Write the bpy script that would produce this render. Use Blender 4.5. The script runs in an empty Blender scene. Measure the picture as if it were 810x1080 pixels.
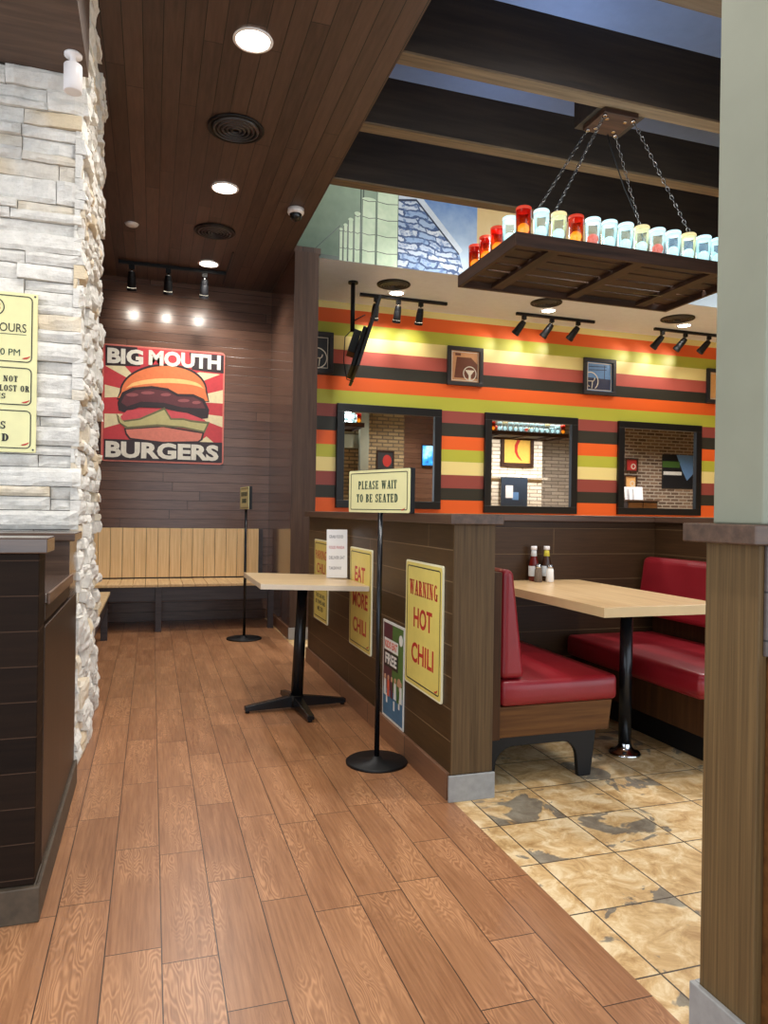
import bpy, bmesh, math, random
from mathutils import Vector, Matrix, noise
random.seed(7)
S = bpy.context.scene
COL = S.collection
PI = math.pi

# ------------------------------------------------------------------ camera
F = 760.0; EYE = 1.15; YAW = math.atan(245/760); ROLL = 0.0155
cy, sy = math.cos(YAW), math.sin(YAW)
cam = bpy.data.cameras.new('camera'); camo = bpy.data.objects.new('camera', cam); COL.objects.link(camo)
cam.sensor_fit = 'HORIZONTAL'; cam.sensor_width = 36; cam.lens = 36*F/810
cam.clip_start = 0.02
right = Vector((cy, -sy, 0)); up = Vector((0, 0, 1)); fwd = Vector((sy, cy, 0))
cx_ = right*math.cos(ROLL)+up*math.sin(ROLL); cu_ = up*math.cos(ROLL)-right*math.sin(ROLL)
M = Matrix((cx_, cu_, -fwd)).transposed().to_4x4(); M.translation = (0, 0, EYE)
camo.matrix_world = M
S.camera = camo

def ray(x, y):                      # survey of the photograph: a direction in the room
    a, b = x-405, y-540
    u = a*math.cos(ROLL)+b*math.sin(ROLL); v = b*math.cos(ROLL)-a*math.sin(ROLL)
    return (u*cy+F*sy, -u*sy+F*cy, -v)
def onY(x, y, Y):
    d = ray(x, y); k = Y/d[1]; return Vector((d[0]*k, Y, EYE+d[2]*k))

# ------------------------------------------------------------------ materials
def lin(c):
    return tuple((v/255/12.92 if v/255 <= .04045 else ((v/255+.055)/1.055)**2.4) for v in c)+(1,)
class NT:
    def __init__(s, name):
        s.m = bpy.data.materials.new(name); s.m.use_nodes = True
        s.t = s.m.node_tree; s.n = s.t.nodes; s.l = s.t.links
        s.b = s.n['Principled BSDF']; s.out = s.n['Material Output']
    def node(s, kind, **kw):
        n = s.n.new(kind)
        for k, v in kw.items(): setattr(n, k, v)
        return n
    def put(s, sock, v):
        if isinstance(v, bpy.types.NodeSocket): s.l.new(v, sock)
        elif v is not None: sock.default_value = v
    def math(s, op, a, b=None, c=None, clamp=False):
        n = s.node('ShaderNodeMath', operation=op, use_clamp=clamp)
        for i, v in enumerate((a, b, c)): s.put(n.inputs[i], v)
        return n.outputs[0]
    def xyz(s, sock):
        n = s.node('ShaderNodeSeparateXYZ'); s.put(n.inputs[0], sock); return n.outputs
    def comb(s, x, y, z):
        n = s.node('ShaderNodeCombineXYZ')
        for i, v in enumerate((x, y, z)): s.put(n.inputs[i], v)
        return n.outputs[0]
    def pos(s): return s.node('ShaderNodeNewGeometry').outputs['Position']
    def obj(s): return s.node('ShaderNodeTexCoord').outputs['Object']
    def noise(s, vec, scale, detail=3, rough=.55, dist=0):
        n = s.node('ShaderNodeTexNoise'); s.put(n.inputs['Vector'], vec)
        n.inputs['Scale'].default_value = scale; n.inputs['Detail'].default_value = detail
        n.inputs['Roughness'].default_value = rough; n.inputs['Distortion'].default_value = dist
        return n.outputs[0]
    def white(s, vec):
        n = s.node('ShaderNodeTexWhiteNoise', noise_dimensions='3D'); s.put(n.inputs['Vector'], vec); return n.outputs['Value']
    def mix(s, f, a, b, mode='MIX'):
        n = s.node('ShaderNodeMix', data_type='RGBA', blend_type=mode)
        s.put(n.inputs[0], f); s.put(n.inputs[6], a); s.put(n.inputs[7], b); return n.outputs[2]
    def ramp(s, f, stops, interp='LINEAR'):
        n = s.node('ShaderNodeValToRGB'); r = n.color_ramp; r.interpolation = interp
        while len(r.elements) < len(stops): r.elements.new(1)
        for e, (p, c) in zip(r.elements, stops): e.position = p; e.color = c
        s.put(n.inputs[0], f); return n.outputs[0]
    def rng(s, f, a, b, c, d):
        n = s.node('ShaderNodeMapRange'); s.put(n.inputs[0], f)
        for i, v in enumerate((a, b, c, d)): n.inputs[i+1].default_value = v
        return n.outputs[0]
    def bump(s, h, strength=.3, dist=.01):
        n = s.node('ShaderNodeBump'); n.inputs['Strength'].default_value = strength
        n.inputs['Distance'].default_value = dist; s.put(n.inputs['Height'], h)
        s.l.new(n.outputs[0], s.b.inputs['Normal'])
    def set(s, color=None, rough=.5, metal=0, spec=.5, coat=0):
        s.put(s.b.inputs['Base Color'], color); s.put(s.b.inputs['Roughness'], rough)
        s.b.inputs['Metallic'].default_value = metal; s.b.inputs['Specular IOR Level'].default_value = spec
        s.b.inputs['Coat Weight'].default_value = coat; s.b.inputs['Coat Roughness'].default_value = .08
        return s.m

def plain(name, rgb, rough=.5, metal=0, spec=.5, var=.12, scale=14, coat=0):
    t = NT(name); c = lin(rgb)
    n = t.noise(t.obj(), scale, 4)
    col = t.mix(t.rng(n, .3, .7, 0, 1), tuple(v*(1-var) for v in c[:3])+(1,), tuple(min(1, v*(1+var)) for v in c[:3])+(1,))
    t.bump(n, .05, .004)
    return t.set(col, rough, metal, spec, coat)

def planks(name, dark, light, across, along, width, length, seam=.03, off=0, rough=.45, figure=0, bump=.25, spec=.5, world=True, seamrgb=None, stretch=(60, 3), coat=0, seamlen=None, idw=.35, fig=(13, 2.6, 62)):
    """boards: across / along are functions of (x, y, z) sockets"""
    t = NT(name); p = t.xyz(t.pos() if world else t.obj())
    a = across(t, p); l = along(t, p)
    u = t.math('DIVIDE', t.math('SUBTRACT', a, off), width); row = t.math('FLOOR', u); fu = t.math('FRACT', u)
    rr = t.white(t.comb(row, 3.1, 7.7))
    v = t.math('ADD', t.math('DIVIDE', l, length), t.math('MULTIPLY', rr, 7.3)); cell = t.math('FLOOR', v); fv = t.math('FRACT', v)
    idr = t.white(t.comb(row, cell, 1.5))
    g = t.noise(t.comb(t.math('MULTIPLY', a, stretch[0]), t.math('MULTIPLY', l, stretch[1]), t.math('MULTIPLY', idr, 40)), 1, 5, .6)
    tone = t.math('ADD', t.math('MULTIPLY', g, .75), t.math('MULTIPLY', idr, idw))
    if figure:
        f = t.noise(t.comb(t.math('MULTIPLY', a, fig[0]), t.math('MULTIPLY', l, fig[1]), t.math('MULTIPLY', idr, 60)), 1, 2, .45)
        ring = t.math('POWER', t.math('ABSOLUTE', t.math('SINE', t.math('MULTIPLY', f, fig[2]))), 3); ring = t.math('MULTIPLY', ring, t.rng(t.noise(t.comb(t.math('MULTIPLY', a, 9), t.math('MULTIPLY', l, 2), t.math('MULTIPLY', idr, 33)), 1, 1), .45, .62, 0, 2.4))
        tone = t.math('ADD', tone, t.math('MULTIPLY', ring, figure))
    col = t.mix(t.rng(tone, .25, .85, 0, 1), lin(dark), lin(light))
    d1 = t.math('MINIMUM', fu, t.math('SUBTRACT', 1, fu)); d2 = t.math('MINIMUM', fv, t.math('SUBTRACT', 1, fv))
    e1 = t.math('LESS_THAN', d1, seam); e2 = t.math('LESS_THAN', d2, (seamlen if seamlen is not None else seam*width/length))
    e = t.math('MAXIMUM', e1, e2)
    sc = lin(seamrgb) if seamrgb else tuple(x*.25 for x in lin(dark)[:3])+(1,)
    col = t.mix(e, col, sc)
    t.bump(t.math('SUBTRACT', t.math('MULTIPLY', tone, .25), e), bump, .004)
    return t.set(col, rough, 0, spec, coat)
X_ = lambda t, p: p[0]
Y_ = lambda t, p: p[1]
Z_ = lambda t, p: p[2]
XY = lambda t, p: t.math('ADD', p[0], p[1])

def grain(name, dark, light, axis='x', rough=.45, spec=.5, coat=0, stretch=45):
    t = NT(name); p = t.xyz(t.obj())
    m = {'x': (2.2, stretch, stretch), 'y': (stretch, 2.2, stretch), 'z': (stretch, stretch, 2.2)}[axis]
    v = t.comb(*[t.math('MULTIPLY', p[i], m[i]) for i in range(3)])
    n = t.noise(v, 1, 5, .6)
    t.bump(n, .12, .003)
    return t.set(t.mix(t.rng(n, .3, .7, 0, 1), lin(dark), lin(light)), rough, 0, spec, coat)

MAT = {}
MAT['floor'] = planks('floor_wood', (128, 84, 54), (186, 136, 96), X_, Y_, .14, .6, .011, .0415, .33, .14, .15, .5, seamrgb=(64, 42, 29), stretch=(110, 5), idw=.12, fig=(18, 3.2, 70))
# slate tiles
def slate():
    t = NT('slate_tile'); p = t.xyz(t.pos())
    u = t.math('DIVIDE', t.math('SUBTRACT', p[0], 1.235), .287); v = t.math('DIVIDE', t.math('SUBTRACT', p[1], 1.80), .295)
    fu, fv = t.math('FRACT', u), t.math('FRACT', v)
    r = t.white(t.comb(t.math('FLOOR', u), t.math('FLOOR', v), 2.2))
    pv = t.comb(p[0], p[1], t.math('MULTIPLY', r, 30))
    big = t.noise(pv, 3.1, 5, .62, .8); fine = t.noise(pv, 11, 7, .68, .6)
    gold = t.ramp(fine, [(.32, lin((164, 126, 76))), (.48, lin((204, 170, 118))), (.62, lin((228, 206, 164)))])
    grey = t.ramp(fine, [(.3, lin((84, 82, 76))), (.7, lin((132, 128, 116)))])
    f = t.rng(t.math('ADD', big, t.math('MULTIPLY', t.math('SUBTRACT', r, .5), .05)), .59, .61, 0, .85)
    col = t.mix(f, gold, grey)
    d = t.math('MINIMUM', t.math('MINIMUM', fu, t.math('SUBTRACT', 1, fu)), t.math('MINIMUM', fv, t.math('SUBTRACT', 1, fv)))
    e = t.math('LESS_THAN', d, .009)
    col = t.mix(e, col, lin((70, 58, 46)))
    t.bump(t.math('SUBTRACT', t.math('ADD', fine, t.math('MULTIPLY', f, -.3)), e), .35, .006)
    return t.set(col, .42)
MAT['slate'] = slate()
MAT['back'] = planks('back_wall_boards', (84, 58, 46), (122, 90, 72), Z_, XY, .095, 4.1, .022, 0, .27, 0, .3, .6, stretch=(70, 4), idw=.25)
MAT['ceil'] = planks('ceiling_boards', (56, 42, 35), (94, 71, 58), X_, Y_, .095, 2.4, .025, .02, .5, 0, .25, .4, stretch=(50, 4))
MAT['part'] = planks('partition_boards', (54, 38, 20), (82, 60, 34), Z_, XY, .128, 1.7, .016, .105, .42, 0, .3, .25, seamrgb=(120, 100, 74), stretch=(90, 5))
MAT['half'] = planks('booth_wall_boards', (48, 32, 18), (74, 51, 30), Z_, XY, .15, 3.1, .012, .02, .42, 0, .3, .22, seamrgb=(104, 82, 56), stretch=(90, 5))
MAT['endwood'] = grain('vertical_veneer', (70, 53, 33), (102, 80, 53), 'z', .5, .25, stretch=90)
MAT['endwood_near'] = grain('vertical_veneer_near', (84, 65, 40), (114, 91, 58), 'z', .55, .25, stretch=140)
MAT['pillar'] = planks('glossy_boards', (78, 56, 45), (110, 82, 66), Z_, XY, .095, 4.1, .014, 0, .14, 0, .03, .6, stretch=(70, 4), coat=.3, idw=.2)
MAT['cap'] = grain('cap_wood', (62, 44, 34), (96, 72, 56), 'y', .38)
MAT['capx'] = grain('cap_wood_across', (62, 44, 34), (96, 72, 56), 'x', .38)
MAT['beam'] = grain('beam_wood', (34, 27, 21), (54, 43, 32), 'x', .6, .3, stretch=26)
MAT['beamlip'] = grain('beam_edge_wood', (84, 68, 50), (118, 98, 74), 'x', .6, .3)
MAT['soffitw'] = grain('soffit_wood', (66, 50, 40), (102, 78, 62), 'x', .55, .4, stretch=22)
MAT['bluegrey'] = plain('ceiling_paint_blue', (112, 132, 172), .8, var=.04)
MAT['white'] = plain('soffit_paint', (220, 226, 238), .85, var=.03)
MAT['tile_skirt'] = planks('skirting_tile', (98, 66, 46), (140, 100, 72), Z_, XY, .5, .6, .003, -.1, .4, 0, .15, stretch=(90, 5), seamlen=.006)
MAT['grey_tile'] = plain('grey_skirting_tile', (148, 148, 146), .45, var=.12, scale=30)
MAT['green_paint'] = plain('column_paint', (136, 138, 120), .6, var=.05, scale=6)
MAT['dark_panel'] = planks('grey_panel_boards', (66, 58, 56), (92, 82, 78), Z_, XY, .098, 3, .02, .02, .5, 0, .3)
MAT['black'] = plain('black_powder_coat', (15, 15, 17), .45, 0, .3, var=.1)
MAT['blacksteel'] = plain('black_enamel', (24, 26, 30), .25, .3)
MAT['chrome'] = plain('chrome', (200, 200, 200), .15, 1)
MAT['darkchrome'] = plain('dark_chrome', (116, 114, 112), .25, 1)
MAT['lam'] = grain('laminate_maple', (192, 162, 118), (224, 198, 156), 'x', .3, .5, stretch=40)
MAT['lamy'] = grain('laminate_maple_lengthwise', (186, 150, 104), (216, 184, 138), 'y', .3, .5, stretch=40)
MAT['lamedge'] = plain('laminate_edge', (222, 208, 186), .4, var=.04)
MAT['lamedge2'] = plain('booth_table_edge', (204, 176, 130), .4, var=.04)
MAT['slat'] = grain('bench_slat_wood', (218, 180, 126), (244, 212, 160), 'z', .42, stretch=50)
MAT['seatslat'] = grain('bench_seat_wood', (214, 174, 120), (240, 206, 154), 'y', .42, stretch=50)
MAT['benchdark'] = grain('bench_frame_wood', (44, 38, 40), (70, 60, 60), 'x', .4)
MAT['stand'] = planks('host_stand_boards', (21, 14, 10), (38, 26, 18), Z_, XY, .098, 3, .014, .02, .55, 0, .35, .1, seamrgb=(70, 52, 40), stretch=(70, 5))
MAT['standside'] = grain('host_stand_side', (42, 30, 22), (64, 46, 33), 'z', .4, .35)
MAT['standtop'] = grain('host_stand_top', (60, 46, 38), (96, 74, 60), 'x', .22, .6, .3)
MAT['standlip'] = grain('host_stand_lip', (88, 64, 48), (124, 94, 72), 'y', .4)
MAT['standbase'] = plain('host_stand_plinth', (74, 62, 48), .55, var=.3, scale=24)
MAT['traywood'] = grain('tray_wood', (40, 26, 19), (74, 50, 37), 'x', .5, .2, stretch=30)
MAT['traywoody'] = grain('tray_wood_across', (40, 26, 19), (74, 50, 37), 'y', .5, .2, stretch=30)
MAT['yellow'] = plain('sign_yellow', (224, 206, 108), .42, var=.04)
MAT['yellow2'] = plain('sign_pale_yellow', (232, 226, 168), .4, var=.04)
MAT['signedge'] = plain('sign_rim', (238, 234, 200), .4, var=.03)
MAT['signred'] = plain('sign_red_ink', (186, 44, 34), .5, var=.08)
MAT['signgreen'] = plain('sign_green_ink', (30, 62, 46), .5, var=.08)
MAT['signblack'] = plain('sign_black_ink', (34, 32, 28), .5, var=.08)
MAT['paper'] = plain('white_paper', (238, 238, 240), .7, var=.02)
MAT['greyink'] = plain('grey_ink', (92, 92, 104), .7)
MAT['pinkink'] = plain('pink_ink', (190, 90, 106), .7)
MAT['mirrorframe'] = plain('mirror_frame_black', (16, 15, 16), .35)
MAT['picframe'] = plain('picture_frame', (46, 44, 46), .4)
MAT['line'] = plain('cream_line', (226, 218, 200), .6, var=.03)
def leather():
    t = NT('red_vinyl'); n = t.noise(t.obj(), 90, 4); n2 = t.noise(t.obj(), 5, 3)
    t.bump(t.math('ADD', n, t.math('MULTIPLY', n2, 2)), .12, .004)
    return t.set(t.mix(n2, lin((112, 17, 26)), lin((146, 28, 38))), t.rng(n2, .3, .7, .3, .42), 0, .5)
MAT['red'] = leather()
MAT['apron'] = grain('bench_apron_wood', (74, 45, 20), (108, 70, 34), 'x', .5, .2)
MAT['sidepanel'] = grain('bench_side_wood', (52, 31, 15), (78, 49, 26), 'z', .5, .2)
def stonem(name, a, b, tan, geo=True):
    t = NT(name); g = t.node('ShaderNodeNewGeometry')
    r = g.outputs['Random Per Island']
    n = t.noise(g.outputs['Position'], 22, 6, .65); n2 = t.noise(g.outputs['Position'], 3, 3)
    col = t.mix(t.rng(n, .25, .75, 0, 1), lin(a), lin(b))
    k = t.math('MULTIPLY', t.math('GREATER_THAN', r, .84), t.rng(n2, .35, .6, .15, .7))
    col = t.mix(k, col, lin(tan))
    col = t.mix(t.math('MULTIPLY', r, .10), col, lin((150, 144, 136)))
    st = t.xyz(g.outputs['Position'])
    lay = t.noise(t.comb(t.math('MULTIPLY', t.math('ADD', st[0], st[1]), 12), t.math('MULTIPLY', st[2], 55), r), 1, 4, .6)
    t.bump(t.math('ADD', n, lay), .55, .012)
    return t.set(col, .85, 0, .25)
MAT['stone'] = stonem('ledge_stone', (202, 198, 190), (238, 234, 226), (222, 196, 150))
MAT['mortar'] = plain('stone_backing', (86, 80, 72), .9)
def brick(name, c1, c2, mortar, w=.215, h=.07, bump=.6, msize=.012):
    t = NT(name); p = t.xyz(t.pos()); n = t.node('ShaderNodeTexBrick')
    t.put(n.inputs['Vector'], t.comb(t.math('ADD', p[0], p[1]), p[2], 0))
    n.inputs['Color1'].default_value = lin(c1); n.inputs['Color2'].default_value = lin(c2); n.inputs['Mortar'].default_value = lin(mortar)
    n.inputs['Scale'].default_value = 1; n.inputs['Mortar Size'].default_value = msize; n.inputs['Brick Width'].default_value = w; n.inputs['Row Height'].default_value = h
    n.inputs['Bias'].default_value = 0
    nn = t.noise(t.pos(), 30, 5)
    t.bump(t.math('SUBTRACT', nn, n.outputs['Fac']), bump, .012)
    return t.set(t.mix(t.math('MULTIPLY', nn, .5), n.outputs['Color'], lin(c1), 'MULTIPLY'), .8)
MAT['brick'] = brick('brown_brick', (96, 74, 58), (150, 122, 98), (190, 178, 160))
MAT['brick_y'] = brick('pale_brick', (150, 128, 92), (190, 168, 128), (110, 98, 80))
MAT['stonew'] = brick('split_stone_white', (224, 214, 196), (244, 238, 226), (150, 138, 120), .34, .075, 1, .008)
MAT['stoneg'] = brick('split_stone_grey', (150, 138, 124), (180, 168, 152), (104, 94, 84), .34, .075, 1, .008)

def stripes():
    t = NT('striped_paint'); z = t.xyz(t.pos())[2]
    O, L, C, R, D, Mr = (232, 100, 40), (184, 184, 66), (240, 222, 150), (186, 92, 80), (52, 50, 42), (150, 74, 66)
    seq = [C, O, L, C, R, D, O, L, Mr, D, O, L, C, Mr, D, O, L, C, R, D, O, L, C, R]
    f = t.math('DIVIDE', t.math('ADD', t.math('DIVIDE', t.math('SUBTRACT', 3.38, z), .1487), 1), 24)
    col = t.ramp(f, [(i/24, lin(c)) for i, c in enumerate(seq)], 'CONSTANT')
    n = t.noise(t.pos(), 30, 3); t.bump(n, .05, .003)
    return t.set(col, .42, 0, .4)
MAT['stripes'] = stripes()

def emit(name, rgb, strength):
    t = NT(name); c = lin(rgb)
    t.put(t.b.inputs['Base Color'], c); t.put(t.b.inputs['Emission Color'], c); t.b.inputs['Emission Strength'].default_value = strength
    return t.m
MAT['lamp'] = emit('lamp_diffuser', (255, 246, 230), 14)
MAT['lens'] = emit('spot_lens', (255, 240, 214), 3)
MAT['bulb'] = emit('cool_bulb', (204, 234, 240), .95)
MAT['bulbw'] = emit('warm_bulb', (250, 180, 70), 1.0)
MAT['bulbr'] = emit('red_glow_bulb', (214, 96, 76), .9)
MAT['screen'] = None
def mirror():
    t = NT('mirror_glass'); t.set((.86, .86, .86, 1), .015, 1); return t.m
MAT['mirror'] = mirror()
def jarglass(name, tint, fac, body):
    t = NT(name)
    tr = t.node('ShaderNodeBsdfTransparent'); tr.inputs[0].default_value = lin(tint)
    gl = t.node('ShaderNodeBsdfGlossy'); gl.inputs['Roughness'].default_value = .06; gl.inputs[0].default_value = (.9, .95, .95, 1)
    tl = t.node('ShaderNodeBsdfTranslucent'); tl.inputs[0].default_value = lin(body)
    df = t.node('ShaderNodeBsdfDiffuse'); df.inputs[0].default_value = lin(body)
    a = t.node('ShaderNodeAddShader'); 
    mx0 = t.node('ShaderNodeMixShader'); mx0.inputs[0].default_value = .6
    t.l.new(df.outputs[0], mx0.inputs[1]); t.l.new(tl.outputs[0], mx0.inputs[2])
    mx = t.node('ShaderNodeMixShader'); lw = t.node('ShaderNodeLayerWeight'); lw.inputs[0].default_value = .3
    t.put(mx.inputs[0], t.rng(lw.outputs['Facing'], .15, .95, fac, min(1, fac+.75)))
    t.l.new(tr.outputs[0], mx.inputs[1]); t.l.new(mx0.outputs[0], mx.inputs[2])
    fr = t.node('ShaderNodeFresnel'); fr.inputs[0].default_value = 1.5
    mx2 = t.node('ShaderNodeMixShader'); t.l.new(fr.outputs[0], mx2.inputs[0]); t.l.new(mx.outputs[0], mx2.inputs[1]); t.l.new(gl.outputs[0], mx2.inputs[2])
    t.l.new(mx2.outputs[0], t.out.inputs[0]); t.n.remove(a)
    return t.m
def jar2(name, tint, body, low_tint=None, low_body=None):
    m = jarglass(name, tint, .06, body)
    if low_tint:
        nt = m.node_tree; tc = nt.nodes.new('ShaderNodeTexCoord'); sp = nt.nodes.new('ShaderNodeSeparateXYZ'); nt.links.new(tc.outputs['Object'], sp.inputs[0])
        for cls, c0, c1 in (('BSDF_TRANSPARENT', low_tint, tint), ('BSDF_TRANSLUCENT', low_body, body), ('BSDF_DIFFUSE', low_body, body)):
            for n in nt.nodes:
                if n.type == cls:
                    r = nt.nodes.new('ShaderNodeValToRGB'); r.color_ramp.elements[0].position = .06; r.color_ramp.elements[0].color = lin(c0); r.color_ramp.elements[1].position = .12; r.color_ramp.elements[1].color = lin(c1)
                    nt.links.new(sp.outputs['Z'], r.inputs[0]); nt.links.new(r.outputs[0], n.inputs[0])
    return m
MAT['jar_clear'] = jar2('clear_jar_glass', (228, 238, 238), (232, 246, 248))
MAT['jar_red'] = jar2('red_jar_glass', (196, 70, 34), (190, 50, 26), (244, 206, 120), (240, 180, 70))
MAT['jar_amber'] = jar2('amber_jar_glass', (214, 100, 50), (214, 80, 36), (250, 220, 110), (244, 200, 80))
MAT['base_clear'] = emit('clear_jar_base', (208, 238, 242), .72)  # bulb light caught in the glass bases is put in as their own glow
MAT['base_red'] = emit('red_jar_base', (186, 52, 28), .6)
MAT['base_amber'] = emit('amber_jar_base', (224, 206, 150), .7)
MAT['bottle'] = jarglass('bottle_glass', (210, 200, 190), .25, (200, 190, 180))
MAT['ketchup'] = plain('ketchup', (96, 20, 14), .25)
MAT['mustard'] = plain('mustard_sauce', (60, 36, 22), .25)
MAT['pepper'] = plain('ground_pepper', (112, 96, 80), .8, var=.4, scale=200)
MAT['salt'] = plain('salt', (240, 238, 232), .7, var=.02)
MAT['capwhite'] = plain('white_plastic', (236, 230, 228), .35, var=.02)
MAT['labelyellow'] = plain('yellow_label', (214, 200, 70), .5)
MAT['labelwhite'] = plain('white_label', (214, 220, 222), .5)

# ------------------------------------------------------------------ mesh helpers
def BM(): return bmesh.new()
def box(bm, x0, y0, z0, x1, y1, z1, mi=0):
    v = [bm.verts.new(p) for p in ((x0, y0, z0), (x1, y0, z0), (x1, y1, z0), (x0, y1, z0), (x0, y0, z1), (x1, y0, z1), (x1, y1, z1), (x0, y1, z1))]
    fs = []
    for f in ((0, 3, 2, 1), (4, 5, 6, 7), (0, 1, 5, 4), (1, 2, 6, 5), (2, 3, 7, 6), (3, 0, 4, 7)):
        fc = bm.faces.new([v[i] for i in f]); fc.material_index = mi; fs.append(fc)
    return fs
def hexa(bm, pts):           # eight corners ordered like box
    v = [bm.verts.new(p) for p in pts]
    for f in ((0, 3, 2, 1), (4, 5, 6, 7), (0, 1, 5, 4), (1, 2, 6, 5), (2, 3, 7, 6), (3, 0, 4, 7)): bm.faces.new([v[i] for i in f])
def cyl(bm, p0, p1, r0, r1=None, seg=20, mi=0, caps=True):
    r1 = r0 if r1 is None else r1
    p0, p1 = Vector(p0), Vector(p1); d = (p1-p0).normalized()
    a = d.orthogonal().normalized(); b = d.cross(a)
    A = [bm.verts.new(p0+(a*math.cos(2*PI*i/seg)+b*math.sin(2*PI*i/seg))*r0) for i in range(seg)]
    B = [bm.verts.new(p1+(a*math.cos(2*PI*i/seg)+b*math.sin(2*PI*i/seg))*r1) for i in range(seg)]
    for i in range(seg):
        f = bm.faces.new((A[i], A[(i+1) % seg], B[(i+1) % seg], B[i])); f.smooth = True; f.material_index = mi
    if caps:
        bm.faces.new(A[::-1]).material_index = mi; bm.faces.new(B).material_index = mi
def lathe(bm, prof, c=(0, 0, 0), seg=24, mi=0):
    rings = []
    for r, z in prof:
        if r < 1e-5: rings.append([bm.verts.new((c[0], c[1], c[2]+z))])
        else: rings.append([bm.verts.new((c[0]+r*math.cos(2*PI*i/seg), c[1]+r*math.sin(2*PI*i/seg), c[2]+z)) for i in range(seg)])
    for A, B in zip(rings, rings[1:]):
        for i in range(seg):
            j = (i+1) % seg
            if len(A) == 1 and len(B) == 1: continue
            if len(A) == 1: f = bm.faces.new((A[0], B[j], B[i]))
            elif len(B) == 1: f = bm.faces.new((A[i], A[j], B[0]))
            else: f = bm.faces.new((A[i], A[j], B[j], B[i]))
            f.smooth = True; f.material_index = mi
def tube(bm, pts, r, seg=10, closed=False):
    pts = [Vector(p) for p in pts]; n = len(pts); rings = []
    nrm = None
    for i, p in enumerate(pts):
        if closed: d = (pts[(i+1) % n]-pts[i-1]).normalized()
        else: d = (pts[min(i+1, n-1)]-pts[max(i-1, 0)]).normalized()
        if nrm is None: nrm = d.orthogonal().normalized()
        nrm = (nrm-d*nrm.dot(d)).normalized(); b = d.cross(nrm)
        rings.append([bm.verts.new(p+(nrm*math.cos(2*PI*k/seg)+b*math.sin(2*PI*k/seg))*r) for k in range(seg)])
    rng_ = range(n if closed else n-1)
    for i in rng_:
        A, B = rings[i], rings[(i+1) % n]
        for k in range(seg):
            f = bm.faces.new((A[k], A[(k+1) % seg], B[(k+1) % seg], B[k])); f.smooth = True
    if not closed: bm.faces.new(rings[0][::-1]); bm.faces.new(rings[-1])
def prism(bm, pts, y0, y1):     # outline in local x / z, between two y's
    A = [bm.verts.new((p[0], y0, p[1])) for p in pts]; B = [bm.verts.new((p[0], y1, p[1])) for p in pts]
    n = len(pts)
    bm.faces.new(A); bm.faces.new(B[::-1])
    for i in range(n): bm.faces.new((A[i], B[i], B[(i+1) % n], A[(i+1) % n]))
def rrect(x0, z0, x1, z1, r, n=5):
    pts = []
    for cx, cz, a0 in ((x1-r, z1-r, 0), (x0+r, z1-r, 90), (x0+r, z0+r, 180), (x1-r, z0+r, 270)):
        for i in range(n+1):
            a = math.radians(a0+90*i/n); pts.append((cx+r*math.cos(a), cz+r*math.sin(a)))
    return pts
def link(name, me, mat=None, parent=None):
    o = bpy.data.objects.new(name, me); COL.objects.link(o)
    for m in (mat if isinstance(mat, (list, tuple)) else [mat]):
        if m is not None: me.materials.append(m)
    if parent is not None: o.parent = parent
    return o
def obj(name, bm, mat, parent=None, bevel=0, seg=2, sub=0, keep=False):
    bmesh.ops.recalc_face_normals(bm, faces=bm.faces[:])
    me = bpy.data.meshes.new(name); bm.to_mesh(me); bm.free()
    o = link(name, me, MAT[mat] if isinstance(mat, str) else ([MAT[m] if isinstance(m, str) else m for m in mat] if isinstance(mat, (list, tuple)) else mat), parent)
    if bevel:
        b = o.modifiers.new('bevel', 'BEVEL'); b.width = bevel; b.segments = seg; b.limit_method = 'ANGLE'; b.angle_limit = .6
    if sub:
        s = o.modifiers.new('sub', 'SUBSURF'); s.levels = sub; s.render_levels = sub
    return o
def boxo(name, d, mat, parent=None, bevel=0, seg=2):
    bm = BM(); box(bm, *d); return obj(name, bm, mat, parent, bevel, seg)
def tag(o, label, cat, group=None, kind=None):
    o['label'] = label; o['category'] = cat
    if group: o['group'] = group
    if kind: o['kind'] = kind
    return o
def thing(name, label, cat, loc=(0, 0, 0), rotz=0, group=None):
    o = bpy.data.objects.new(name, None); COL.objects.link(o); o.location = loc; o.rotation_euler = (0, 0, rotz); o.empty_display_size = .1
    return tag(o, label, cat, group)
def struct(o): o['kind'] = 'structure'; return o
def copy_tree(o, loc=None, label=None, keep=None):
    def rec(a, parent):
        c = a.copy(); COL.objects.link(c)
        if parent is not None: c.parent = parent
        for ch in list(a.children):
            if keep is None or keep(ch): rec(ch, c)
        return c
    r = rec(o, None)
    if loc: r.location = loc
    if label: r['label'] = label
    return r
def lettering(body, x0, x1, z0, z1, y, mat, parent, bold=.0, depth=.0006, name='lettering'):
    cu = bpy.data.curves.new('t', 'FONT'); cu.body = body; cu.offset = bold; cu.extrude = .01; cu.align_x = 'LEFT'; cu.resolution_u = 3
    to = bpy.data.objects.new('t', cu); COL.objects.link(to)
    bpy.context.view_layer.update()
    dg = bpy.context.evaluated_depsgraph_get()
    me = bpy.data.meshes.new_from_object(to.evaluated_get(dg))
    bpy.data.objects.remove(to); bpy.data.curves.remove(cu)
    xs = [v.co.x for v in me.vertices]; ys = [v.co.y for v in me.vertices]
    ax, bx, ay, by = min(xs), max(xs), min(ys), max(ys)
    for v in me.vertices:
        X = x0+(v.co.x-ax)/(bx-ax)*(x1-x0); Z = z0+(v.co.y-ay)/(by-ay)*(z1-z0)
        v.co = (X, y-depth if v.co.z > 0 else y+depth*.2, Z)
    me.materials.clear()
    return link(name, me, MAT[mat] if isinstance(mat, str) else mat, parent)
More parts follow.
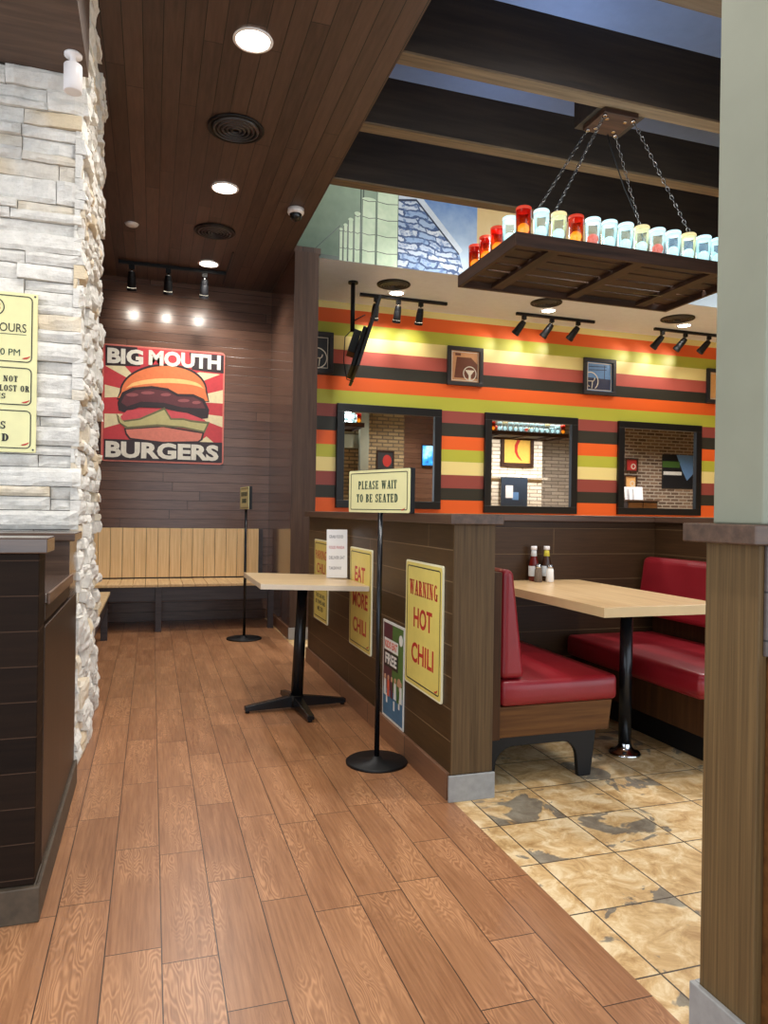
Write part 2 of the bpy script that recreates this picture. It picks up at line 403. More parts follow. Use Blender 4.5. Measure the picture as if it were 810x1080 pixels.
def slab(body, x0, x1, z0, z1, y, mat, parent, name='lettering'):
    """condensed slab serif capitals drawn from strokes"""
    ST, TH = .24, .1
    def R(a, b, c, d): return [(a, b), (c, b), (c, d), (a, d)]
    def stem(x, w=ST): return [R(x, 0, x+w, 1), R(x-.07, 0, x+w+.07, .09), R(x-.07, .91, x+w+.07, 1)]
    def arc(cx, cz, rx, rz, a0, a1, tx=ST, tz=TH, n=14):
        out = []
        for i in range(n):
            p, q = [math.radians(a0+(a1-a0)*k/n) for k in (i, i+1)]
            out.append([(cx+rx*math.cos(p), cz+rz*math.sin(p)), (cx+rx*math.cos(q), cz+rz*math.sin(q)), (cx+(rx-tx)*math.cos(q), cz+(rz-tz)*math.sin(q)), (cx+(rx-tx)*math.cos(p), cz+(rz-tz)*math.sin(p))])
        return out
    def diag(xa, za, xb, zb, w): return [[(xa, za), (xa+w, za), (xb+w, zb), (xb, zb)]]
    G = {
     'I': (.38, stem(.07)), 'L': (.66, stem(.07)+[R(.3, 0, .62, .1), R(.54, 0, .62, .28)]),
     'E': (.70, stem(.07)+[R(.3, 0, .64, .1), R(.3, .9, .62, 1), R(.3, .46, .5, .55), R(.56, 0, .64, .26), R(.54, .74, .62, 1), R(.46, .38, .52, .63)]),
     'T': (.70, stem(.23)+[R(.02, .9, .68, 1), R(.02, .7, .09, 1), R(.61, .7, .68, 1)]),
     'P': (.70, stem(.07)+arc(.3, .72, .36, .28, -90, 90)), 'D': (.74, stem(.07)+arc(.3, .5, .4, .5, -90, 90)),
     'B': (.72, stem(.07)+arc(.3, .75, .34, .25, -90, 90)+arc(.3, .27, .38, .27, -90, 90)),
     'R': (.76, stem(.07)+arc(.3, .72, .36, .28, -90, 90)+diag(.48, 0, .34, .46, .26)+[R(.46, 0, .78, .09)]),
     'O': (.76, arc(.37, .5, .36, .5, 0, 360, ST, TH, 26)), 
     'G': (.78, arc(.38, .5, .36, .5, 42, 345, ST, TH, 24)+[R(.5, 0, .74, .42), R(.42, .36, .8, .44)]),
     'S': (.66, arc(.33, .73, .29, .27, 20, 270, .2, TH)+arc(.33, .27, .3, .27, -160, 90, .2, TH)+[R(.54, .66, .61, 1), R(.03, 0, .1, .34)]),
     'A': (.82, diag(.08, 0, .34, 1, .1)+diag(.52, 0, .30, 1, .26)+[R(.2, .28, .6, .38), R(0, 0, .28, .09), R(.44, 0, .84, .09)]),
     'N': (.86, [R(.1, 0, .2, 1), R(.62, 0, .72, 1), R(.0, 0, .3, .09), R(0, .91, .3, 1), R(.52, .91, .82, 1)]+diag(.5, 0, .1, 1, .24)),
     'W': (1.16, diag(.24, 0, .06, 1, .22)+diag(.30, 0, .5, .96, .1)+diag(.66, 0, .46, 1, .22)+diag(.74, 0, .94, 1, .1)+[R(0, .91, .36, 1), R(.42, .91, .74, 1), R(.84, .91, 1.12, 1)]),
     'M': (1.0, [R(.1, 0, .2, 1), R(.68, 0, .92, 1), R(0, 0, .3, .09), R(0, .91, .26, 1), R(.62, 0, .98, .09), R(.76, .91, .98, 1)]+diag(.38, .1, .1, 1, .24)+diag(.46, .1, .68, 1, .12)),
     ' ': (.4, [])}
    polys, x = [], 0
    for ch in body:
        w_, ps = G[ch]
        for p in ps: polys.append([(a+x, b) for a, b in p])
        x += w_+.13
    x -= .13
    bm = BM(); k = (x1-x0)/x
    for p in polys: prism(bm, [(x0+a*k, z0+b*(z1-z0)) for a, b in p], y-.0008, y+.0002)
    return obj(name, bm, mat, parent)
def outline(bm, x0, z0, x1, z1, r, w, y, n=4):
    A = rrect(x0, z0, x1, z1, r, n); B = rrect(x0+w, z0+w, x1-w, z1-w, max(r-w, .0005), n)
    a = [bm.verts.new((p[0], y, p[1])) for p in A]; b = [bm.verts.new((p[0], y, p[1])) for p in B]
    a2 = [bm.verts.new((p[0], y+.0008, p[1])) for p in A]; b2 = [bm.verts.new((p[0], y+.0008, p[1])) for p in B]
    k = len(a)
    for i in range(k):
        j = (i+1) % k
        bm.faces.new((a[i], a[j], b[j], b[i])); bm.faces.new((a[i], a2[i], a2[j], a[j])); bm.faces.new((b[i], b[j], b2[j], b2[i]))
def ringxz(bm, cx, cz, r, w, y, seg=28, a0=0, a1=2*PI):
    P = []
    full = abs(a1-a0-2*PI) < 1e-6
    for i in range(seg+(0 if full else 1)):
        a = a0+(a1-a0)*i/seg
        P.append([bm.verts.new((cx+q*math.cos(a), yy, cz+q*math.sin(a))) for q in (r, r-w) for yy in (y, y+.001)])
    n = len(P)
    for i in range(n if full else n-1):
        A, B = P[i], P[(i+1) % n]
        bm.faces.new((A[0], B[0], B[2], A[2])); bm.faces.new((A[0], A[1], B[1], B[0])); bm.faces.new((A[2], B[2], B[3], A[3]))
def chili_mark(parent, x, z, s, y, mat='signred'):
    pts = [(x-s, z-s*.25), (x-s*.5, z-s*.42), (x+s*.2, z-s*.3), (x+s*.75, z+s*.1), (x+s, z+s*.5), (x+s*.6, z+s*.32), (x+s*.1, z+s*.12), (x-s*.5, z-s*.05)]
    bm = BM(); prism(bm, pts, y-.001, y); return obj('chili_mark', bm, mat, parent)

# ================================================================== THE SETTING
ZC = 3.47
struct(boxo('floor', (-4.2, -3, -.06, 1.16, 7.78, 0), 'floor'))
struct(boxo('floor_tiled', (1.16, -3, -.06, 12.4, 7.78, 0), 'slate'))
struct(boxo('wall_back', (-1.0, 7.7, 0, 1.6, 7.78, 3.6), 'back'))
struct(boxo('wall_striped', (1.6, 7.7, 0, 12.4, 7.78, 3.6), 'stripes'))
struct(boxo('wall_left', (-1.0, 3.4, 0, -.88, 7.7, 3.6), 'back'))
struct(boxo('wall_right', (12.3, -3, 0, 12.4, 7.7, 4.4), 'brick'))
# corridor ceiling, left soffit, booth soffit, high ceiling
struct(boxo('ceiling', (-1.0, -3, ZC, 1.17, 7.7, ZC+.05), 'ceil'))
struct(boxo('ceiling_pillar', (1.171, 6.381, ZC, 1.42, 7.7, ZC+.05), 'ceil'))
struct(boxo('ceiling_fascia', (1.12, -3, ZC+.05, 1.17, 6.4, 4.32), 'soffitw'))
struct(boxo('ceiling_left', (-4.2, -3, 2.96, -.28, 3.28, 3.0), 'soffitw'))
struct(boxo('ceiling_left_fascia', (-.31, -3, 3.0, -.28, 3.28, ZC), 'soffitw'))
struct(boxo('ceiling_booths', (1.4, 6.43, 3.45, 12.3, 7.7, 3.5), 'white'))
struct(boxo('ceiling_high', (1.12, -3, 4.32, 12.4, 6.5, 4.4), 'bluegrey'))
struct(boxo('wall_mural', (1.2, 6.43, 3.5, 12.3, 6.5, 4.32), 'white'))
# beams: dark faces with a paler lower lip
def beam(y0, y1, z0=3.47, z1=3.76, x1=12.3):
    bm = BM(); box(bm, 1.17, y0, z0+.012, x1, y1, z1); b = obj('beam', bm, 'beam'); struct(b)
    bm = BM(); box(bm, 1.171, y0+.001, z0, x1, y1-.001, z0+.012); l = obj('beam_soffit', bm, 'beamlip', b)
for y, zt in ((3.44, 3.85), (4.14, 3.77), (4.90, 4.05), (2.62, 3.80), (1.5, 3.80), (.4, 3.80)): beam(y, y+.1, z1=zt)
struct(boxo('trim_1', (2.38, 3.541, 3.47, 2.70, 3.78, 3.84), 'beam'))
# pillar beside the waiting bench
bm = BM(); box(bm, 1.185, 6.38, 0, 1.40, 7.7, ZC); struct(obj('wall_pillar', bm, 'pillar', bevel=.004))
MAT['pillarfront'] = grain('pillar_front_veneer', (62, 45, 36), (88, 66, 53), 'z', .5, .3)
struct(boxo('trim_9', (1.183, 6.3675, 0, 1.402, 6.3795, ZC), 'pillarfront'))
bm = BM(); box(bm, 1.172, 6.39, 0, 1.184, 7.69, .105); struct(obj('baseboard_pillar', bm, 'tile_skirt'))
bm = BM(); box(bm, 1.172, 6.352, 0, 1.41, 6.367, .105); struct(obj('baseboard_pillar_end', bm, 'grey_tile', bevel=.003))
# long partition with its signs
bm = BM(); box(bm, 1.152, 2.66, 0, 1.325, 5.43, 1.105); p = struct(obj('wall_partition', bm, 'part'))
bm = BM(); box(bm, 1.150, 2.645, .105, 1.330, 2.659, 1.105); struct(obj('trim_2', bm, 'endwood', bevel=.002))
bm = BM(); box(bm, 1.12, 2.612, 1.105, 1.352, 5.46, 1.147); struct(obj('trim_3', bm, 'cap', bevel=.004))
bm = BM(); box(bm, 1.136, 2.66, 0, 1.1515, 5.43, .108); struct(obj('baseboard_partition', bm, 'tile_skirt', bevel=.002))
bm = BM(); box(bm, 1.136, 2.632, 0, 1.338, 2.6445, .105); struct(obj('baseboard_partition_end', bm, 'grey_tile', bevel=.003))
# booth back wall and booth side wall
bm = BM(); box(bm, 1.326, 3.71, 0, 3.10, 3.86, 1.11); struct(obj('wall_booth', bm, 'half'))
bm = BM(); box(bm, 1.353, 3.685, 1.11, 3.10, 3.885, 1.147); struct(obj('trim_4', bm, 'capx', bevel=.004))
bm = BM(); box(bm, 2.95, 2.50, 0, 3.10, 3.709, 1.11); struct(obj('wall_booth_side', bm, 'half'))
bm = BM(); box(bm, 2.925, 2.47, 1.11, 3.125, 3.684, 1.147); struct(obj('trim_5', bm, 'cap', bevel=.004))
# near pillar on the right: veneered wall end, cap, painted column above
bm = BM(); box(bm, 1.17, 1.152, .10, 1.70, 1.30, 1.095); struct(obj('wall_near', bm, 'endwood_near', bevel=.002))
bm = BM(); box(bm, 1.181, 1.143, .87, 1.70, 1.1515, 1.095); box(bm, 1.19, 1.118, .10, 1.70, 1.1515, .868, 1); struct(obj('trim_6', bm, ['dark_panel', 'apron'], bevel=.002))
bm = BM(); box(bm, 1.135, 1.128, 1.095, 1.75, 1.335, 1.136); struct(obj('trim_7', bm, 'capx', bevel=.003))
bm = BM(); box(bm, 1.18, 1.155, 1.136, 1.60, 1.292, 4.32); struct(obj('column_near', bm, 'green_paint', bevel=.004))
bm = BM(); box(bm, 1.155, 1.135, 0, 1.1695, 1.315, .118); box(bm, 1.1695, 1.30, 0, 1.70, 1.315, .118); struct(obj('baseboard_near', bm, 'grey_tile', bevel=.003))

# stone clad pillar: each ledge stone a rough block, one cladding surface
def ledge(bm, O, U, N, width, zt, jag=.0, seed=1, lens=(.14, .42), pr=.03):
    rnd = random.Random(seed); O, U, N = Vector(O), Vector(U), Vector(N)
    z = 0.0
    while z < zt-.005:
        H = rnd.choice((.04, .05, .065, .08, .10))
        if zt-z-H < .05: H = zt-z
        x = 0.0
        while x < width-.003:
            L = rnd.uniform(*lens)
            if width-x-L < .09: L = width-x
            # a course may hold one tall stone or two thin ones
            cuts = [0, H] if (H < .09 or rnd.random() < .45) else [0, H*rnd.uniform(.4, .6), H]
            for q0, q1 in zip(cuts, cuts[1:]):
                prot = rnd.uniform(.002, pr); tilt = rnd.uniform(-.008, .008); tl2 = rnd.uniform(-.006, .006)
                a0, a1 = x+.0015, x+L-.0015+(rnd.uniform(-jag, jag) if x+L >= width-.001 else 0)
                b0, b1 = z+q0+.0015, z+q1-.0015
                nx, nz = max(3, int((a1-a0)/.03)), max(3, int((b1-b0)/.016))
                g = []
                for i in range(nx+1):
                    rowv = []
                    for j in range(nz+1):
                        fu, fv = i/nx, j/nz
                        s = a0+(a1-a0)*fu; h = b0+(b1-b0)*fv
                        P = O+U*s+Vector((0, 0, h))
                        d = prot+tilt*(fu-.5)*2+tl2*(fv-.5)*2+noise.noise(P*17+Vector((seed, 0, 0)))*.009+noise.noise(P*55)*.004
                        e = min(fu*(a1-a0), (1-fu)*(a1-a0), fv*(b1-b0), (1-fv)*(b1-b0))
                        if e < .001: d -= .008+.004*noise.noise(P*40)
                        rowv.append(bm.verts.new(P+N*max(d, -.004)))
                    g.append(rowv)
                for i in range(nx):
                    for j in range(nz): bm.faces.new((g[i][j], g[i+1][j], g[i+1][j+1], g[i][j+1]))
                loop = [g[i][0] for i in range(nx+1)]+[g[nx][j] for j in range(1, nz+1)]+[g[i][nz] for i in range(nx-1, -1, -1)]+[g[0][j] for j in range(nz-1, 0, -1)]
                back = []
                for v in loop:
                    dd = (v.co-O).dot(N); back.append(bm.verts.new(v.co-N*(dd+.012)))
                m = len(loop)
                for i in range(m): bm.faces.new((loop[i], back[i], back[(i+1) % m], loop[(i+1) % m]))
            x += L
        z += H
bm = BM(); box(bm, -1.3, 3.312, 0, -.322, 4.46, ZC); core = struct(obj('wall_stone', bm, 'mortar'))
bm = BM(); ledge(bm, (-1.3, 3.30, 0), (1, 0, 0), (0, -1, 0), 1.005, 2.96, .012, 3); o = obj('stone_cladding', bm, 'stone', core)
bm = BM(); ledge(bm, (-.315, 3.285, 0), (0, 1, 0), (1, 0, 0), 1.18, ZC, .012, 9, (.07, .22), .046); o = obj('stone_cladding', bm, 'stone', core)

# ------------------------------------------------ the far side of the dining room (what the mirrors show)
struct(boxo('wall_dining_brick', (3.30, 2.36, 0, 4.55, 2.44, 4.32), 'brick_y'))
struct(boxo('wall_dining_wood', (4.55, 2.36, 0, 5.75, 2.44, 4.32), 'back'))
struct(boxo('wall_dining_stone', (5.75, 2.36, 0, 7.52, 2.44, 4.32), 'stonew'))
struct(boxo('wall_dining_grey', (7.52, 1.56, 0, 9.1, 1.64, 4.32), 'stoneg'))
struct(boxo('wall_dining_far', (9.1, 2.36, 0, 12.3, 2.44, 4.32), 'brick'))
struct(boxo('wall_dining_return', (9.05, 1.64, 0, 9.1, 2.44, 4.32), 'brick'))

# ================================================================== WAITING BENCHES
t = thing('waiting_bench', 'long slatted pale wood bench with dark frame along the back wall under the burger sign', 'bench', (0, 7.38, 0))
x = -.95; i = 0
bw = .1128
while x < 1.06:
    x1 = min(x+bw, 1.125)
    bm = BM(); box(bm, x+.002, .262, .455, x1-.002, .282, .952); obj('backrest_slat', bm, 'slat', t, .002)
    bm = BM(); box(bm, x+.002, -.33, .415, x1-.002, .28, .44); obj('seat_slat', bm, 'seatslat', t, .003)
    x += bw
boxo('apron', (-.95, -.31, .285, 1.125, -.285, .414), 'benchdark', t, .002)
boxo('back_rail', (-.95, .284, .40, 1.125, .316, .95), 'benchdark', t)
for lx in (.045, 1.09, -.80): boxo('leg', (lx, -.36+.0, 0, lx+.055, -.312, .414), 'benchdark', t, .002)
t = thing('side_bench', 'slatted pale wood bench with dark frame along the left wall behind the stone pillar', 'bench', (-.6, 5.6, 0))
y = -1.05
while y < 1.1:
    bm = BM(); box(bm, -.265, y+.002, .39, .265, y+.108, .413); obj('seat_slat', bm, 'lam', t, .003); y += .11
boxo('apron', (.22, -1.05, .27, .245, 1.14, .389), 'benchdark', t, .002)
boxo('back_rail', (-.262, -1.05, .30, -.235, 1.14, .389), 'benchdark', t)
for ly in (-1.0, 1.06):
    boxo('leg', (.195, ly, 0, .25, ly+.055, .27), 'benchdark', t, .002)
    boxo('leg', (-.262, ly, 0, -.207, ly+.055, .30), 'benchdark', t, .002)

# ================================================================== HOST STAND
t = thing('host_stand', 'dark plank host stand with a lowered desk in front of the stone pillar', 'counter', (-.70, 2.73, 0))
boxo('front_panel', (-.6, -.53, .10, .405, -.41, 1.02), 'stand', t, .003)
bm = BM(); prism(bm, [(-.6, 1.0201), (.427, 1.0201), (.427, 1.064), (-.6, 1.064)], -.55, -.39); obj('front_top', bm, 'standtop', t, .004)
boxo('desk', (-.6, -.409, .865, .410, .249, .893), 'standtop', t, .003)
boxo('desk_edge', (.4105, -.40, .862, .418, .249, .896), 'standlip', t, .002)
boxo('side_panel', (.385, -.409, .10, .407, .52, .797), 'standside', t, .002)
boxo('drawer_front', (.385, -.409, .812, .407, .25, .864), 'standside', t, .002)
boxo('rear_cabinet', (-.6, .25, .798, .405, .52, 1.02), 'standtop', t, .002)
boxo('rear_top', (-.6, .235, 1.0201, .424, .525, 1.051), 'standtop', t, .004)
boxo('inner_case', (-.6, -.40, .10, .38, .52, .797), 'stand', t)
bm = BM(); box(bm, -.6, -.545, 0, .42, -.53, .098); box(bm, .408, -.53, 0, .42, .52, .098); box(bm, -.6, -.53, .0, .408, .52, .098); obj('plinth', bm, 'standbase', t, .003)

# ================================================================== HOURS BOARD
SW = .62
t = thing('notice_board', 'pale yellow opening hours and notices board on the stone pillar', 'sign', (-.458-SW, 3.262, 1.37))
boxo('board', (0, -.002, 0, SW, .01, .652), 'yellow2', t, .003)
for z0, z1 in ((.36, .645), (.185, .352), (.008, .178)):
    bm = BM(); outline(bm, .01, z0+.008, SW-.018, z1-.006, .02, .004, -.0036); obj('border_line', bm, 'signblack', t)
SX = SW+.009
bm = BM(); ringxz(bm, SX-.168, .588, .037, .004, -.0036); obj('emblem_ring', bm, 'signblack', t)
lettering('S', SX-.167, SX-.146, .574, .603, -.003, 'signred', t, .03)
lettering('HOURS', SX-.176, SX-.050, .490, .525, -.003, 'signblack', t)
bm = BM(); box(bm, SX-.26, -.0036, .480, SX-.050, -.002, .482); obj('rule_line', bm, 'signblack', t)
lettering(':00 PM', SX-.170, SX-.072, .394, .421, -.003, 'signgreen', t)
slab('IS NOT', SX-.170, SX-.079, .287, .311, -.003, 'signblack', t)
slab('E LOST OR', SX-.172, SX-.036, .248, .273, -.003, 'signblack', t)
slab('MS', SX-.164, SX-.123, .217, .239, -.003, 'signblack', t)
slab('TS', SX-.165, SX-.121, .094, .125, -.003, 'signblack', t)
slab('ED', SX-.165, SX-.108, .044, .075, -.003, 'signblack', t)
for z in (.388, .208, .035): chili_mark(t, SW-.04, z, .016, -.003)
for z in (.012, .64):
    bm = BM(); cyl(bm, (SW-.01, -.004, z), (SW-.01, 0, z), .004, seg=12); obj('screw', bm, 'picframe', t)

# ================================================================== BURGER SIGN
t = thing('burger_sign', 'large square red burger poster on the wooden back wall', 'sign', (-.49, 7.69, 1.615))
W, Hh = 1.195, 1.17
def bp(px, py):
    u = (px-78)/612; tp = 102+52*u; bt = 692+24*u
    return (u*W, (bt-py)/(bt-tp)*Hh)
def flat(name, pts, lay, mat, parent, conv=bp):
    bm = BM(); prism(bm, [conv(*p) for p in pts], -.012-lay*.0012, -.011); return obj(name, bm, mat, parent)
mk = lambda n, c, r=.4: MAT.__setitem__(n, plain(n, c, r, var=.07, scale=30))
mk('p_coral', (214, 120, 104)); mk('p_red', (196, 62, 66)); mk('p_cream', (226, 212, 168)); mk('p_dark', (52, 38, 40)); mk('p_bun', (226, 122, 72))
mk('p_bunlight', (240, 190, 120)); mk('p_patty', (98, 50, 54)); mk('p_pattyhi', (150, 84, 84)); mk('p_tomato', (206, 78, 84)); mk('p_lettuce', (186, 176, 120)); mk('p_lettucedark', (110, 104, 70))
mk('p_bunlow', (214, 124, 104)); mk('p_text', (226, 220, 204))
bm = BM(); prism(bm, rrect(0, 0, W, Hh, .035), -.010, .009); obj('board', bm, 'p_coral', t, .002)
bm = BM(); prism(bm, rrect(.018, .018, W-.018, Hh-.018, .022), -.0115, -.0101); obj('red_ground', bm, 'p_red', t)
rays = [[(92, 215), (185, 215), (250, 290), (240, 300)], [(92, 310), (92, 375), (250, 370), (250, 350)], [(92, 455), (92, 528), (260, 480), (260, 460)],
        [(540, 255), (560, 250), (665, 262), (480, 330)], [(682, 340), (682, 408), (500, 395), (500, 380)], [(682, 472), (682, 528), (500, 460), (500, 450)], [(560, 600), (640, 605), (600, 572)]]
for r in rays: flat('sun_ray', r, .3, 'p_cream', t)
flat('title_panel', [(92, 112), (245, 124), (262, 220), (94, 214)], .6, 'p_dark', t)
flat('title_panel', [(505, 150), (684, 166), (684, 258), (520, 238)], .6, 'p_dark', t)
flat('title_panel', [(92, 582), (682, 604), (682, 706), (92, 686)], .6, 'p_dark', t)
def ell(cx, cy, rx, ry, a0, a1, n=24): return [(cx+rx*math.cos(math.radians(a0+(a1-a0)*i/n)), cy-ry*math.sin(math.radians(a0+(a1-a0)*i/n))) for i in range(n+1)]
flat('bun_outline', ell(382, 345, 218, 138, 0, 180)+[(150, 385), (612, 400)], 1.0, 'p_dark', t)
flat('bun_top', ell(382, 348, 210, 130, 0, 180)+[(156, 378), (606, 395)], 1.4, 'p_bun', t)
flat('bun_shine', ell(385, 330, 190, 50, 150, 20, 14)+ell(385, 345, 205, 42, 15, 160, 14), 1.8, 'p_bunlight', t)
flat('patty', [(155, 400), (175, 350), (225, 325), (320, 318), (400, 330), (450, 358), (530, 360), (585, 385), (612, 440), (606, 480), (570, 485), (480, 455), (380, 430), (260, 425), (190, 450), (160, 440)], 2.2, 'p_dark', t)
flat('patty_face', [(172, 400), (190, 360), (240, 338), (320, 332), (400, 345), (450, 372), (530, 375), (575, 398), (592, 432), (540, 430), (470, 425), (380, 402), (270, 396), (200, 420)], 2.5, 'p_patty', t)
for q in (((225, 362), 30, 9), ((300, 352), 34, 8), ((390, 362), 26, 8), ((480, 392), 30, 8), ((545, 402), 22, 8)):
    flat('patty_highlight', ell(q[0][0], q[0][1], q[1], q[2], 0, 345, 12), 2.8, 'p_pattyhi', t)
flat('tomato', [(170, 470), (200, 440), (290, 430), (400, 440), (500, 455), (590, 490), (600, 520), (500, 520), (380, 510), (250, 515), (180, 500)], 2.4, 'p_tomato', t)
flat('lettuce_edge', [(150, 455), (180, 490), (260, 480), (385, 425), (420, 480), (480, 480), (520, 490), (615, 500), (590, 555), (480, 530), (350, 520), (200, 532), (160, 500)], 2.7, 'p_lettucedark', t)
flat('lettuce', [(158, 470), (190, 498), (265, 488), (383, 438), (415, 488), (480, 490), (520, 500), (602, 510), (585, 545), (480, 522), (350, 510), (205, 522), (168, 500)], 3.0, 'p_lettuce', t)
flat('bun_outline', [(188, 530), (380, 518), (588, 552), (580, 590), (560, 602), (380, 606), (215, 585), (195, 560)], 2.2, 'p_dark', t)
flat('bun_bottom', [(196, 536), (380, 525), (578, 558), (570, 586), (555, 596), (380, 598), (220, 578), (202, 556)], 2.6, 'p_bunlow', t)
def blet(body, ax, ay, bx, by, h):        # lower-left and lower-right of a word in survey points
    a, b = bp(ax, ay), bp(bx, by); z = (a[1]+b[1])/2
    lettering(body, a[0], b[0], z, z+h, -.0140, 'p_text', t, .045, .003)
blet('BIG', 102, 203, 276, 214, .155); blet('MOUTH', 302, 212, 668, 242, .155); blet('BURGERS', 100, 674, 664, 697, .165)

# ================================================================== PARTITION SIGNS
XS = 1.1515
def partition_sign(name, label, y_near, y_far, z0, z1, mat='yellow'):
    w = y_far-y_near
    t = thing(name, label, 'sign', (XS, y_far, z0), -PI/2)
    bm = BM(); prism(bm, rrect(0, 0, w, z1-z0, .012, 3), -.007, 0); obj('board', bm, 'signedge', t)
    bm = BM(); prism(bm, rrect(.008, .008, w-.008, z1-z0-.008, .012, 3), -.0078, -.0072); obj('sign_face', bm, mat, t)
    bm = BM(); outline(bm, .022, .024, w-.022, z1-z0-.022, .018, .005, -.0086); obj('border_line', bm, 'signblack', t)
    return t, w, z1-z0
t, w, h = partition_sign('warning_sign', 'yellow WARNING HOT CHILI sign nearest the end of the low partition', 2.745, 3.195, .36, .93)
slab('WARNING', w*.12, w*.88, h*.73, h*.85, -.0078, 'signred', t)
lettering('HOT', w*.25, w*.75, h*.475, h*.635, -.0078, 'signred', t, .022)
lettering('CHILI', w*.2, w*.8, h*.195, h*.355, -.0078, 'signred', t, .022)
chili_mark(t, w*.87, h*.07, .02, -.0078)
t, w, h = partition_sign('eat_more_sign', 'yellow EAT MORE CHILI sign on the low partition behind the small square table', 3.75, 4.20, .36, .94)
lettering('EAT', w*.25, w*.72, h*.665, h*.815, -.0078, 'signred', t, .022)
lettering('MORE', w*.17, w*.85, h*.41, h*.56, -.0078, 'signred', t, .022)
lettering('CHILI', w*.2, w*.8, h*.155, h*.305, -.0078, 'signred', t, .022)
chili_mark(t, w*.87, h*.07, .02, -.0078)
t, w, h = partition_sign('parking_sign', 'yellow PARKING CHILI sign farthest along the low partition', 4.77, 5.20, .372, .945)
lettering('PARKING', w*.12, w*.88, h*.76, h*.87, -.0078, 'signred', t, .006)
lettering('CHILI', w*.22, w*.80, h*.59, h*.71, -.0078, 'signred', t, .006)
lettering('ONLY', w*.25, w*.78, h*.40, h*.50, -.0078, 'signred', t, .006)
lettering('THIS CAR WILL', w*.16, w*.84, h*.285, h*.335, -.0078, 'signblack', t, .01)
lettering('BE TOWED AND', w*.16, w*.84, h*.205, h*.255, -.0078, 'signblack', t, .01)
lettering('MELTED', w*.30, w*.70, h*.125, h*.175, -.0078, 'signblack', t, .01)
# poster
mk('k_maroon', (84, 40, 54)); mk('k_green', (74, 112, 52)); mk('k_blue', (62, 112, 146)); mk('k_white', (226, 226, 220)); mk('k_black', (30, 30, 30)); mk('k_orange', (214, 96, 70)); mk('k_skin', (196, 150, 118))
w, h = .325, .49
t = thing('kids_poster', 'small green and blue kids eat free poster low on the partition behind the sign stand', 'poster', (XS, 3.54, .11), -PI/2)
boxo('sheet', (0, -.004, 0, w, 0, h), 'k_white', t)
boxo('print_panel', (.012, -.0046, h*.30, w*.47, -.0041, h-.012), 'k_maroon', t)
boxo('print_panel', (w*.47, -.0046, h*.30, w-.012, -.0041, h-.012), 'k_green', t)
boxo('print_panel', (.012, -.0046, .012, w-.012, -.0041, h*.30), 'k_blue', t)
boxo('title_panel', (w*.08, -.0054, h*.70, w*.74, -.0047, h*.82), 'k_white', t)
boxo('title_panel', (w*.08, -.0054, h*.53, w*.74, -.0047, h*.69), 'k_black', t)
lettering('KIDS EAT', w*.12, w*.70, h*.725, h*.80, -.0054, 'k_orange', t, .03)
lettering('FREE', w*.14, w*.68, h*.56, h*.67, -.0054, 'k_white', t, .03)
for cx, cz, r, m in ((.86, .86, .045, 'k_white'), (.80, .42, .05, 'k_skin')):
    bm = BM(); prism(bm, [(w*cx+r*.6*math.cos(a*PI/8), h*cz+r*.6*math.sin(a*PI/8)) for a in range(16)], -.0056, -.0047); obj('round_badge', bm, m, t)
rnd = random.Random(5)
for k, cxx in enumerate((.14, .3, .46, .62, .76, .88)):      # a crowd of plain little figures
    z = h*(.30+.05*rnd.random())
    bm = BM(); prism(bm, [(w*cxx-.018, z-.05), (w*cxx+.018, z-.05), (w*cxx+.014, z+.03), (w*cxx-.014, z+.03)], -.0060, -.0047)
    obj('printed_figure', bm, ('k_white', 'k_orange', 'k_maroon', 'k_white', 'k_green', 'k_white')[k], t)
    bm = BM(); prism(bm, [(w*cxx+.013*math.cos(a*PI/6), z+.042+.013*math.sin(a*PI/6)) for a in range(12)], -.0062, -.0047); obj('printed_head', bm, 'k_skin', t)
for cxx, z in ((.2, .2), (.55, .17), (.78, .22)):
    boxo('printed_cup', (w*cxx, -.0056, h*z-.02, w*cxx+.018, -.0047, h*z+.025), 'k_white', t)

# ================================================================== SIGN STANDS
def stand(label, loc, rot, r, zb, w, h):
    t = thing('sign_stand', label, 'sign stand', loc)
    bm = BM(); lathe(bm, [(0, 0), (r, 0), (r, .008), (r-.006, .012), (.03, .014), (.018, .03), (0, .03)], seg=40); obj('base', bm, 'black', t)
    bm = BM(); cyl(bm, (0, 0, .028), (0, 0, zb+.02), .012); obj('pole', bm, 'blacksteel', t)
    bm = BM(); prism(bm, [(-w/2, zb), (w/2, zb), (w/2, zb+h), (-w/2, zb+h)], -.013, .013)
    f = obj('sign_frame', bm, 'black', t, .002); f.rotation_euler = (0, 0, rot)
    bm = BM(); prism(bm, rrect(-w/2+.002, zb+.002, w/2-.002, zb+h-.002, .008, 3), -.0175, -.0135); obj('sign_face', bm, 'yellow2', f)
    bm = BM(); outline(bm, -w/2+.016, zb+.014, w/2-.016, zb+h-.014, .008, .0035, -.0185); obj('border_line', bm, 'signblack', f)
    return t, f
w, h = .44, .20
t, f = stand('black pole stand with a yellow PLEASE WAIT TO BE SEATED sign beside the partition', (1.0, 3.155, 0), math.radians(-68), .142, 1.145, w, h)
X0 = -w/2
slab('PLEASE WAIT', X0+w*.17, X0+w*.80, 1.145+h*.55, 1.145+h*.74, -.0176, 'signgreen', f)
slab('TO BE SEATED', X0+w*.14, X0+w*.82, 1.145+h*.245, 1.145+h*.435, -.0176, 'signgreen', f)
chili_mark(f, X0+w*.90, 1.145+h*.09, .014, -.0176)
t, f = stand('black pole stand with a narrow yellow sign in front of the waiting bench', (.80, 6.49, 0), math.radians(-87), .155, 1.155, w, h)
